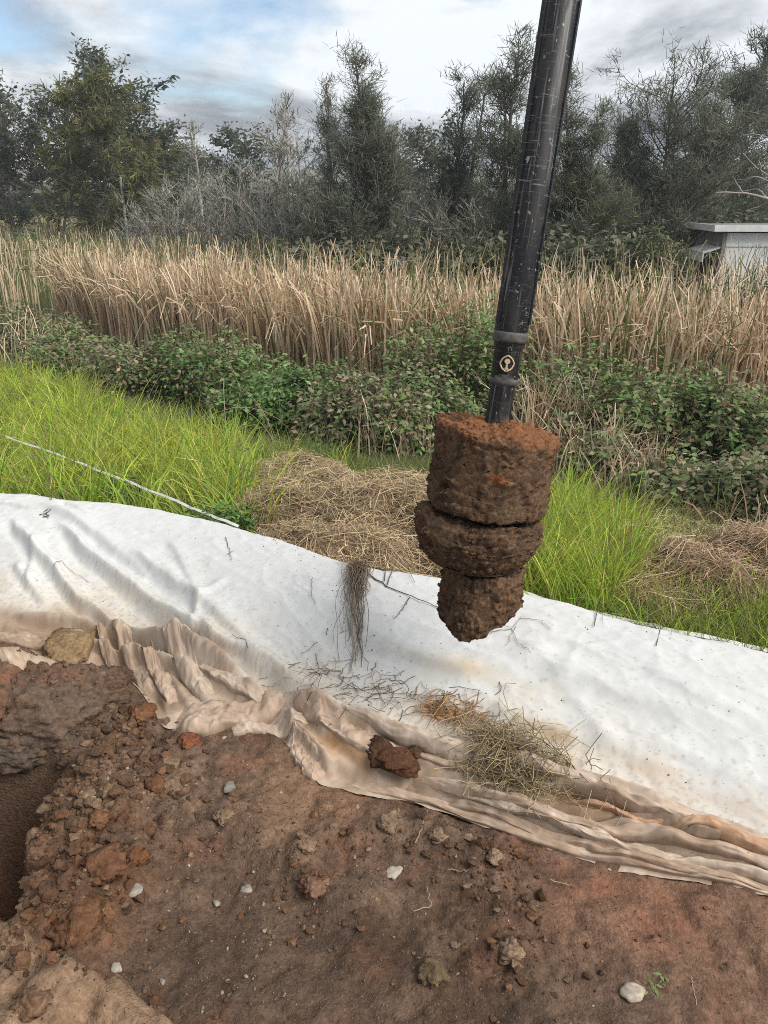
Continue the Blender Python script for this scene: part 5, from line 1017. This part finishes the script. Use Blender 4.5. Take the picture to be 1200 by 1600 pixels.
OAK = [(.165, .185, .135), (.195, .21, .155), (.14, .16, .12), (.21, .215, .16)]; OLV = [(.17, .175, .07), (.175, .175, .07), (.12, .135, .06), (.20, .185, .07)]; GUM = [(.13, .142, .105), (.11, .125, .09), (.17, .17, .125)]; DRK = [(.115, .135, .10), (.135, .152, .112)]
GG = [(.17, .175, .135), (.21, .21, .17), (.14, .15, .11)]; GT = 'trees beyond the reed bed'; GREY = (.48, .45, .41)
dome = lambda f: np.sqrt(np.clip(1 - ((f - .62) / .5) ** 2, .02, 1))
col_ = lambda f: (1 - f) ** .55 * .9 + .06
TR = [ # label, u, top v, distance, width px, options
 ('gum_tree', 'spreading grey-green gum tree at the far left edge', 45, 112, 40, 175, dict(style='gum', cols=GUM, shape=dome, low=.3, n_leaf=12000, leaf=.18, barkc=(.28, .25, .21), n_pri=50, n_sec=520, stems=3)),
 ('gum_tree', 'olive-green conical tree, front of the left-hand group', 133, 102, 37, 160, dict(style='weep', cols=OLV, low=.14, n_leaf=14000, leaf=.34, width=.028, n_pri=80, n_sec=800, barkc=(.15, .125, .1), shape=lambda f: np.interp(f, [0, .25, .6, .85, 1], [.7, 1, .85, .5, .12]))),
 ('gum_tree', 'tall dark double-topped tree behind the olive-green tree', 165, 66, 43, 150, dict(style='gum', cols=DRK, shape=lambda f: np.sqrt(np.clip(1 - ((f - .5) / .52) ** 2, .03, 1)), low=.12, n_leaf=13000, leaf=.19, n_pri=70, n_sec=700, stems=2)),
 ('gum_tree', 'dark bushy tree on the right shoulder of the left-hand group', 205, 172, 42, 100, dict(style='gum', cols=DRK, shape=dome, low=.12, n_leaf=8000, leaf=.18, n_pri=50, n_sec=420)),
 ('gum_tree', 'dark tree low behind the far left gum', -10, 190, 46, 150, dict(style='gum', cols=DRK, shape=dome, low=.15, n_leaf=7000, leaf=.2)),
 ('gum_tree', 'small round-headed distant gum beside the bridge', 285, 213, 58, 90, dict(style='gum', cols=GUM, shape=dome, low=.35, n_leaf=5000, leaf=.22)),
 ('gum_tree', 'dark distant tree behind the bare grey shrubs', 368, 186, 50, 100, dict(style='gum', cols=DRK, shape=dome, low=.15, n_leaf=5000, leaf=.2, n_sec=420)),
 ('bare_tree', 'thin leafless tree standing above the grey scrub, leftmost', 302, 182, 34, 50, dict(style='bare', cols=GG, barkc=GREY, n_leaf=700, leaf=.12, width=.014, n_pri=24, n_sec=130, shape=col_)),
 ('bare_tree', 'grey sparse tree with upright twigs before the dark distant tree', 420, 136, 27, 80, dict(style='bare', cols=GG, barkc=GREY, n_leaf=1300, leaf=.12, width=.013, n_pri=34, n_sec=200, shape=col_)),
 ('bare_tree', 'silvery half-bare shrub tree beside the slender she-oak', 462, 165, 26, 80, dict(style='bare', cols=GG, barkc=GREY, n_leaf=1300, leaf=.12, width=.013, n_pri=34, n_sec=170, shape=col_)),
 ('sheoak_tree', 'slender see-through she-oak left of the tallest pointed one', 507, 112, 25, 80, dict(style='oak', cols=OAK + GG[:1], n_leaf=5200, leaf=.24, width=.011, n_pri=40, n_sec=260)),
 ('sheoak_tree', 'tall pointed dense she-oak near the middle of the treeline', 556, 60, 23, 150, dict(style='oak', cols=OAK, n_leaf=17000, leaf=.26, width=.012, n_pri=90, n_sec=800, low=.04, shape=lambda f: np.interp(f, [0, .25, .55, .7, 1], [.85, 1, .66, .24, .06]))),
 ('sheoak_tree', 'shorter twin leader just right of the tallest pointed she-oak', 588, 104, 23.4, 120, dict(style='oak', cols=OAK, n_leaf=12000, leaf=.26, width=.012, n_pri=70, n_sec=560, low=.04, shape=lambda f: np.interp(f, [0, .3, .65, .8, 1], [.85, 1, .7, .3, .08]))),
 ('gum_tree', 'thin-crowned umbrella gum between the she-oaks', 668, 170, 36, 80, dict(style='gum', cols=GUM, shape=lambda f: np.where(f > .6, 1.0, .35), low=.4, n_leaf=3200, leaf=.16, barkc=(.25, .22, .19), stems=3)),
 ('bare_tree', 'leaning bare sapling in front of the bridge', 682, 225, 24, 70, dict(style='bare', cols=GG, barkc=(.30, .27, .23), n_leaf=200, leaf=.1, n_pri=26, n_sec=130, lean=(.10, 0), shape=col_)),
 ('sheoak_tree', 'dark pointed she-oak left of the drill rod', 712, 100, 24, 88, dict(style='oak', cols=DRK, n_leaf=9000, leaf=.25, width=.012, n_pri=60, n_sec=420, low=.06)),
 ('sheoak_tree', 'second dark spire close beside the pointed she-oak', 738, 112, 24.6, 84, dict(style='oak', cols=OAK, n_leaf=9000, leaf=.25, width=.012, n_pri=60, n_sec=420, low=.06)),
 ('sheoak_tree', 'tallest feathery she-oak just left of the drill rod', 802, 36, 22.5, 130, dict(style='oak', cols=OAK, n_leaf=11000, leaf=.27, width=.012, n_pri=60, n_sec=480, low=.06, stems=2, shape=lambda f: (1 - f) ** .55 * .85 + .08)),
 ('sheoak_tree', 'bushy she-oak hidden behind the drill rod', 850, 130, 22, 150, dict(style='oak', cols=OAK + OLV[:1], n_leaf=14000, leaf=.26, width=.012, n_pri=80, n_sec=620, low=.04, stems=2)),
 ('sheoak_tree', 'open feathery she-oak just right of the drill rod', 903, 88, 22, 110, dict(style='oak', cols=OAK, n_leaf=9500, leaf=.27, width=.012, n_pri=60, n_sec=420, low=.05)),
 ('sheoak_tree', 'low she-oak between the open one and the wide leaning tree', 938, 150, 21.5, 120, dict(style='oak', cols=OAK + OLV[:1], n_leaf=12000, leaf=.26, width=.012, n_pri=70, n_sec=560, low=.03)),
 ('sheoak_tree', 'wide grey-green tree leaning right above the round shrub', 1060, 62, 25, 190, dict(style='oak', cols=OAK + GG[:1], n_leaf=19000, leaf=.3, width=.014, n_pri=90, n_sec=900, low=.08, lean=(.12, 0), stems=3, shape=lambda f: np.sqrt(np.clip(1 - ((f - .5) / .55) ** 2, .03, 1)))),
 ('sheoak_tree', 'left-hand fork of the wide leaning tree', 1000, 142, 25.5, 130, dict(style='oak', cols=OAK, n_leaf=11000, leaf=.28, width=.014, n_pri=60, n_sec=500, low=.05)),
 ('sheoak_tree', 'smaller dark tree behind the shed', 1118, 176, 30, 130, dict(style='oak', cols=DRK, n_leaf=12000, leaf=.3, width=.016, n_pri=70, n_sec=560, low=.04)),
 ('sheoak_tree', 'big dark tree at the right edge above the shed', 1196, 26, 29, 170, dict(style='oak', cols=DRK, n_leaf=17000, leaf=.32, width=.017, n_pri=90, n_sec=800, low=.05, stems=2, shape=lambda f: (1 - f) ** .4 * .9 + .06)),
 ('sheoak_tree', 'dark low thicket tree filling the gap beside the shed', 1075, 215, 32, 200, dict(style='oak', cols=DRK, n_leaf=13000, leaf=.34, width=.018, n_pri=70, n_sec=600, low=.02, stems=3, shape=dome)),
]
for i, (nm, lb, u, vt, Y, wp, kw) in enumerate(TR): tree_px(nm, lb, 'tree', u, vt, Y, wp, seed=500 + i, group=GT, **kw)
# grey leafless scrub and dark undergrowth between the reeds and the trees
GS = 'grey leafless shrubs behind the reeds'
SCR = [(205, 300, 30), (240, 282, 29), (275, 268, 28.5), (310, 262, 28), (340, 250, 27), (372, 245, 26.5), (405, 252, 26), (438, 246, 25.5), (470, 268, 24), (500, 290, 23), (640, 268, 23.5), (700, 290, 22), (735, 300, 21.5)]
SCL = ['leftmost', 'second from the left', 'third from the left', 'fourth from the left', 'fifth from the left', 'sixth from the left', 'seventh from the left', 'eighth from the left', 'ninth from the left', 'last before the tall pointed she-oak']
for i, (u, vt, Y) in enumerate(SCR):
    lb = ('grey leafless shrub in the scrub row behind the reeds, ' + SCL[i]) if i < 10 else ['grey twiggy shrub under the umbrella gum', 'grey twiggy shrub left of the drill rod', 'grey twiggy shrub touching the drill rod base of the treeline'][i - 10]
    tree_px('bare_shrub', lb, 'shrub', u, vt, Y, 95, seed=560 + i, group=GS, style='bare', cols=GG, barkc=(.46, .435, .395) if i < 8 else (.34, .32, .285), n_leaf=1500 if i < 7 else 3000, leaf=.10, width=.012, n_pri=34, n_sec=135, stems=6, low=.02, shape=lambda f: .8 - .4 * f)
GU = 'dark undergrowth bushes behind the reeds'
UND = [(480, 22.5, 1.5, 1.25, 'at the left foot of the tall pointed she-oak'), (545, 21.5, 1.6, 1.4, 'under the tall pointed she-oak'), (620, 21, 1.6, 1.3, 'right of the tall pointed she-oak'), (700, 20.5, 1.6, 1.2, 'under the umbrella gum'), (770, 20, 1.5, 1.35, 'left of the drill rod'), (850, 19.5, 1.5, 1.4, 'crossed by the drill rod'), (930, 19, 1.4, 1.5, 'left of the round shrub'), (400, 24.5, 1.8, 1.0, 'under the sparse grey tree'), (300, 28, 2.4, .8, 'in front of the grey scrub'), (20, 36, 2.5, 1.2, 'at the foot of the far left gum'), (200, 36, 2.2, 1.2, 'at the foot of the left-hand tree group'), (1180, 27, 3.0, 2.2, 'behind the shed roof'), (1080, 27, 2.4, 2.2, 'between the round shrub and the shed')]
for i, (u, Y, rx_, rz_, lb) in enumerate(UND):
    p = at_y(u, 380, Y); bush('undergrowth_bush', 'dark undergrowth bush ' + lb, 'bush', (p[0], Y, gz(p[0], Y)), (rx_, rx_ * .7, rz_ * 1.35), 1000, .235, [(.13, .148, .10), (.16, .172, .12), (.19, .19, .135)], 600 + i, GU, stems=8, mat=M_NEEDLE, shell=.7)
for i, (nm, lb, u, vb, Y, rx_, rz_, n, sz, cols) in enumerate([
    ('round_shrub', 'dense round broad-leaved shrub left of the shed', 1022, 400, 18.5, .98, 1.95, 4200, .095, [(.085, .11, .045), (.11, .13, .052), (.15, .16, .075), (.07, .09, .045)]), ('small_bush', 'bright green bush in front of the shed corner', 1070, 410, 17.5, .42, .95, 900, .08, [(.13, .19, .05), (.10, .15, .04)]), ('small_bush', 'pale olive bush overlapping the shed wall at right', 1185, 420, 15.5, .70, 1.35, 1500, .08, [(.10, .13, .05), (.14, .16, .07)]),
    ('small_bush', 'bright green bush at the foot of the far left trees', 40, 335, 34, 1.15, 1.5, 1500, .16, [(.14, .22, .06), (.11, .18, .05)]), ('small_bush', 'mid-green bush beside the bright one under the left-hand trees', 108, 335, 34.5, .9, 1.45, 1200, .16, [(.08, .11, .04), (.10, .13, .05)])]):
    p = at_y(u, vb, Y); bush(nm, lb, 'shrub', (p[0], Y, gz(p[0], Y)), (rx_, rx_ * .8, rz_), n, sz, cols, 640 + i, None, stems=16, stemc=(.2, .18, .155), lumps=9)
# fallen grey limb over the shed
r_ = np.random.default_rng(71); b0 = at_y(1260, 325, 19.0); m = MB(); limb = []
for (pts) in [[(1260, 325), (1205, 312), (1160, 300), (1118, 302)], [(1260, 300), (1215, 285), (1190, 268), (1160, 240)], [(1205, 312), (1185, 295), (1150, 300)], [(1215, 285), (1180, 276), (1150, 282)], [(1250, 262), (1210, 252), (1178, 262)], [(1260, 240), (1215, 222), (1180, 208), (1160, 212)], [(1190, 268), (1185, 250), (1192, 238)], [(1160, 300), (1150, 285), (1145, 276)], [(1200, 312), (1190, 322), (1170, 328)], [(1215, 285), (1202, 262)]]:
    q = np.array([at_y(u, v, 19.0 + .3 * math.sin(u)) for u, v in pts]); s_ = np.linspace(0, 1, len(q)); z_ = np.linspace(0, 1, 9); q = np.stack([np.interp(z_, s_, q[:, k]) for k in range(3)], 1) + r_.normal(0, .012, (9, 3)); limb.append(q)
rad = np.linspace(1, .3, 9)[None] * np.array([.045, .035] + [.018] * 8)[:, None]; tubes(m, np.stack(limb), rad, jit(10, (.34, .31, .28), .08), 5)
tag(m.build('dead_branch', M_BARK, loc=b0), 'bare grey dead branch reaching in from the right above the shed', 'branch')

# ================================================================== SHED, BRIDGE AND POLES
M_PAINT = surf('shed_paint', rough=.7, spec=.3, col=(.86, .89, .91), var=.06, vscale=1.5, bump=0); M_TRIM = surf('white_trim', rough=.6, spec=.3, col=(.72, .73, .72), var=.15, vscale=4, bump=0)
M_GREYP = surf('weathered_timber', rough=.9, spec=.2, col=(.22, .215, .21), var=.3, vscale=5, bump=0); M_DARK = surf('dark_opening', rough=.9, spec=.2, col=(.04, .042, .045), var=.2, bump=0); M_CONC = surf('concrete', rough=.9, spec=.2, col=(.42, .42, .40), var=.2, vscale=1.2, bump=0)
YS = 21.0; c0 = at_y(1132, 380, YS); zf = gz(c0[0], YS); zt = at_y(1132, 364, YS)[2]
shed = thing('garden_shed', 'small white shed with a flat overhanging roof behind the reeds at right', 'shed', (c0[0], YS, zf)); hh = zt - zf; az_ = R(-5)
def sp(name, c, s, mat, par=shed):
    m = MB(); box(m, (0, 0, 0), s); o = m.build(name, mat, par, smooth=False); o.location = c; return o
shed.rotation_euler = (0, 0, az_)
sp('wall', (2.1, 1.4, hh / 2), (4.2, 2.8, hh), M_PAINT)
for k in range(4): sp('wall_board', (.06 + .0, .15 + k * .7, hh / 2), (.16, .62, hh * .98), M_GREYP).location = (-.02, .35 + k * .7, hh / 2)
sp('joint_cover', (2.1, -.012, hh - .32), (4.2, .02, .035), M_TRIM); sp('corner_post', (-.03, -.03, hh / 2), (.10, .10, hh), M_GREYP)
for k in range(3): sp('panel_joint', (1.2 * (k + 1), -.008, hh / 2), (.02, .012, hh * .96), M_TRIM)
rf = sp('roof', (2.05, 1.45, hh + .10), (4.8, 3.3, .10), M_GREYP); fa = sp('fascia', (2.05, -.22, hh + .12), (4.84, .035, .16), M_TRIM); fb = sp('fascia', (-.365, 1.45, hh + .12), (.035, 3.3, .16), M_TRIM); vp = sp('vent_pipe', (2.0, .3, hh + .28), (.07, .07, .3), M_TRIM)
for o_ in (fa, fb, vp): o_.parent = rf; o_.location = o_.location - rf.location
sp('awning', (-.30, .7, hh - .42), (.46, 1.5, .04), M_TRIM).rotation_euler = (0, R(-18), 0)
for k in range(6): sp('awning_slat', (-.50, .05 + k * .26, hh - .58), (.03, .18, .26), M_TRIM)
wn = sp('window', (-.125, .8, hh - .85), (.03, 1.1, .55), M_TRIM); sp('pane', (-.012, 0, 0), (.012, 1.0, .46), M_DARK, wn)
# bridge deck glimpsed through the trees
YB = 72.0; bz0, bz1 = at_y(600, 283, YB)[2], at_y(600, 264, YB)[2]
br = thing('road_bridge', 'long pale concrete bridge glimpsed through the treeline', 'bridge', (0, YB, -1.2))
def bp(name, c, s, mat=M_CONC): o = sp(name, (0, 0, 0), s, mat, br); o.location = (c[0], c[1] - YB, c[2] + 1.2); return o
for k in range(7): bp('parapet_panel', (-42 + k * 14, YB, (bz0 + bz1) / 2), (13.94, .4, bz1 - bz0))
bp('deck', (0, YB + 3, bz0 - .5), (100, 6.5, .9), M_GREYP)
for k in range(6): bp('pier', (-35 + k * 14, YB + 3, (bz0 - 2.4) / 2), (1.2, 3.5, bz0 + .4), M_CONC)
# poles
def pole(label, u, vt, Y, r, arm=0):
    p = at_y(u, vt, Y); z0 = gz(p[0], Y); t = thing('utility_pole', label, 'pole', (p[0], Y, z0), 'poles among the trees'); m = MB(); tubes(m, np.array([[[0, 0, -.2], [0, 0, (p[2] - z0) / 2], [0, 0, p[2] - z0]]]), np.array([[r, r, r * .8]]), (.3, .3, .29), 8); m.build('post', M_CONC, t)
    if arm: m = MB(); box(m, (arm / 2, 0, p[2] - z0 - .1), (abs(arm), .14, .16)); m.build('crossarm', M_GREYP, t, smooth=False)
pole('grey lamp pole with a side arm right of the left-hand trees', 242, 213, 62, .17, 2.6); pole('dark slim pole among the half-bare trees', 449, 205, 45, .11); pole('pale leaning post stump at the foot of the left-hand trees', 188, 276, 36, .06)
# far wood closing the horizon
m = MB(); r_ = np.random.default_rng(77); n = 11000; X = r_.uniform(-130, 130, n); Y = r_.uniform(95, 125, n); Z = -1.2 + (3.2 + 3.0 * fbm(X * .06, X * 0 + 2, 1.0, 4)) * r_.random(n) ** .7
leaf_set(m, np.column_stack([X, Y, Z]), 1.9, [(.045, .055, .035), (.06, .07, .045), (.05, .06, .045)], r_, up=.3, ratio=.9)
tag(m.build('far_wood', M_NEEDLE), 'dark mass of distant trees closing the horizon', 'wood', kind='stuff')
# ================================================================== ADDED HAZE: thin volume put in to lift the darks of the far trees
m = MB(); box(m, (0, 35, 4.6), (330, 150, 15.4))
hz, t_, l_ = mat_new('added_haze')
pv = N(t_, 'ShaderNodeVolumePrincipled'); pv.inputs['Color'].default_value = (.80, .86, .92, 1); pv.inputs['Density'].default_value = 0.0013; pv.inputs['Anisotropy'].default_value = 0.2
ho = N(t_, 'ShaderNodeOutputMaterial'); l_(pv.outputs[0], ho.inputs['Volume'])
haze = m.build('haze', hz, smooth=False); haze['kind'] = 'stuff'; haze['label'] = 'thin pale haze volume added to lighten the far trees'; haze['category'] = 'haze'
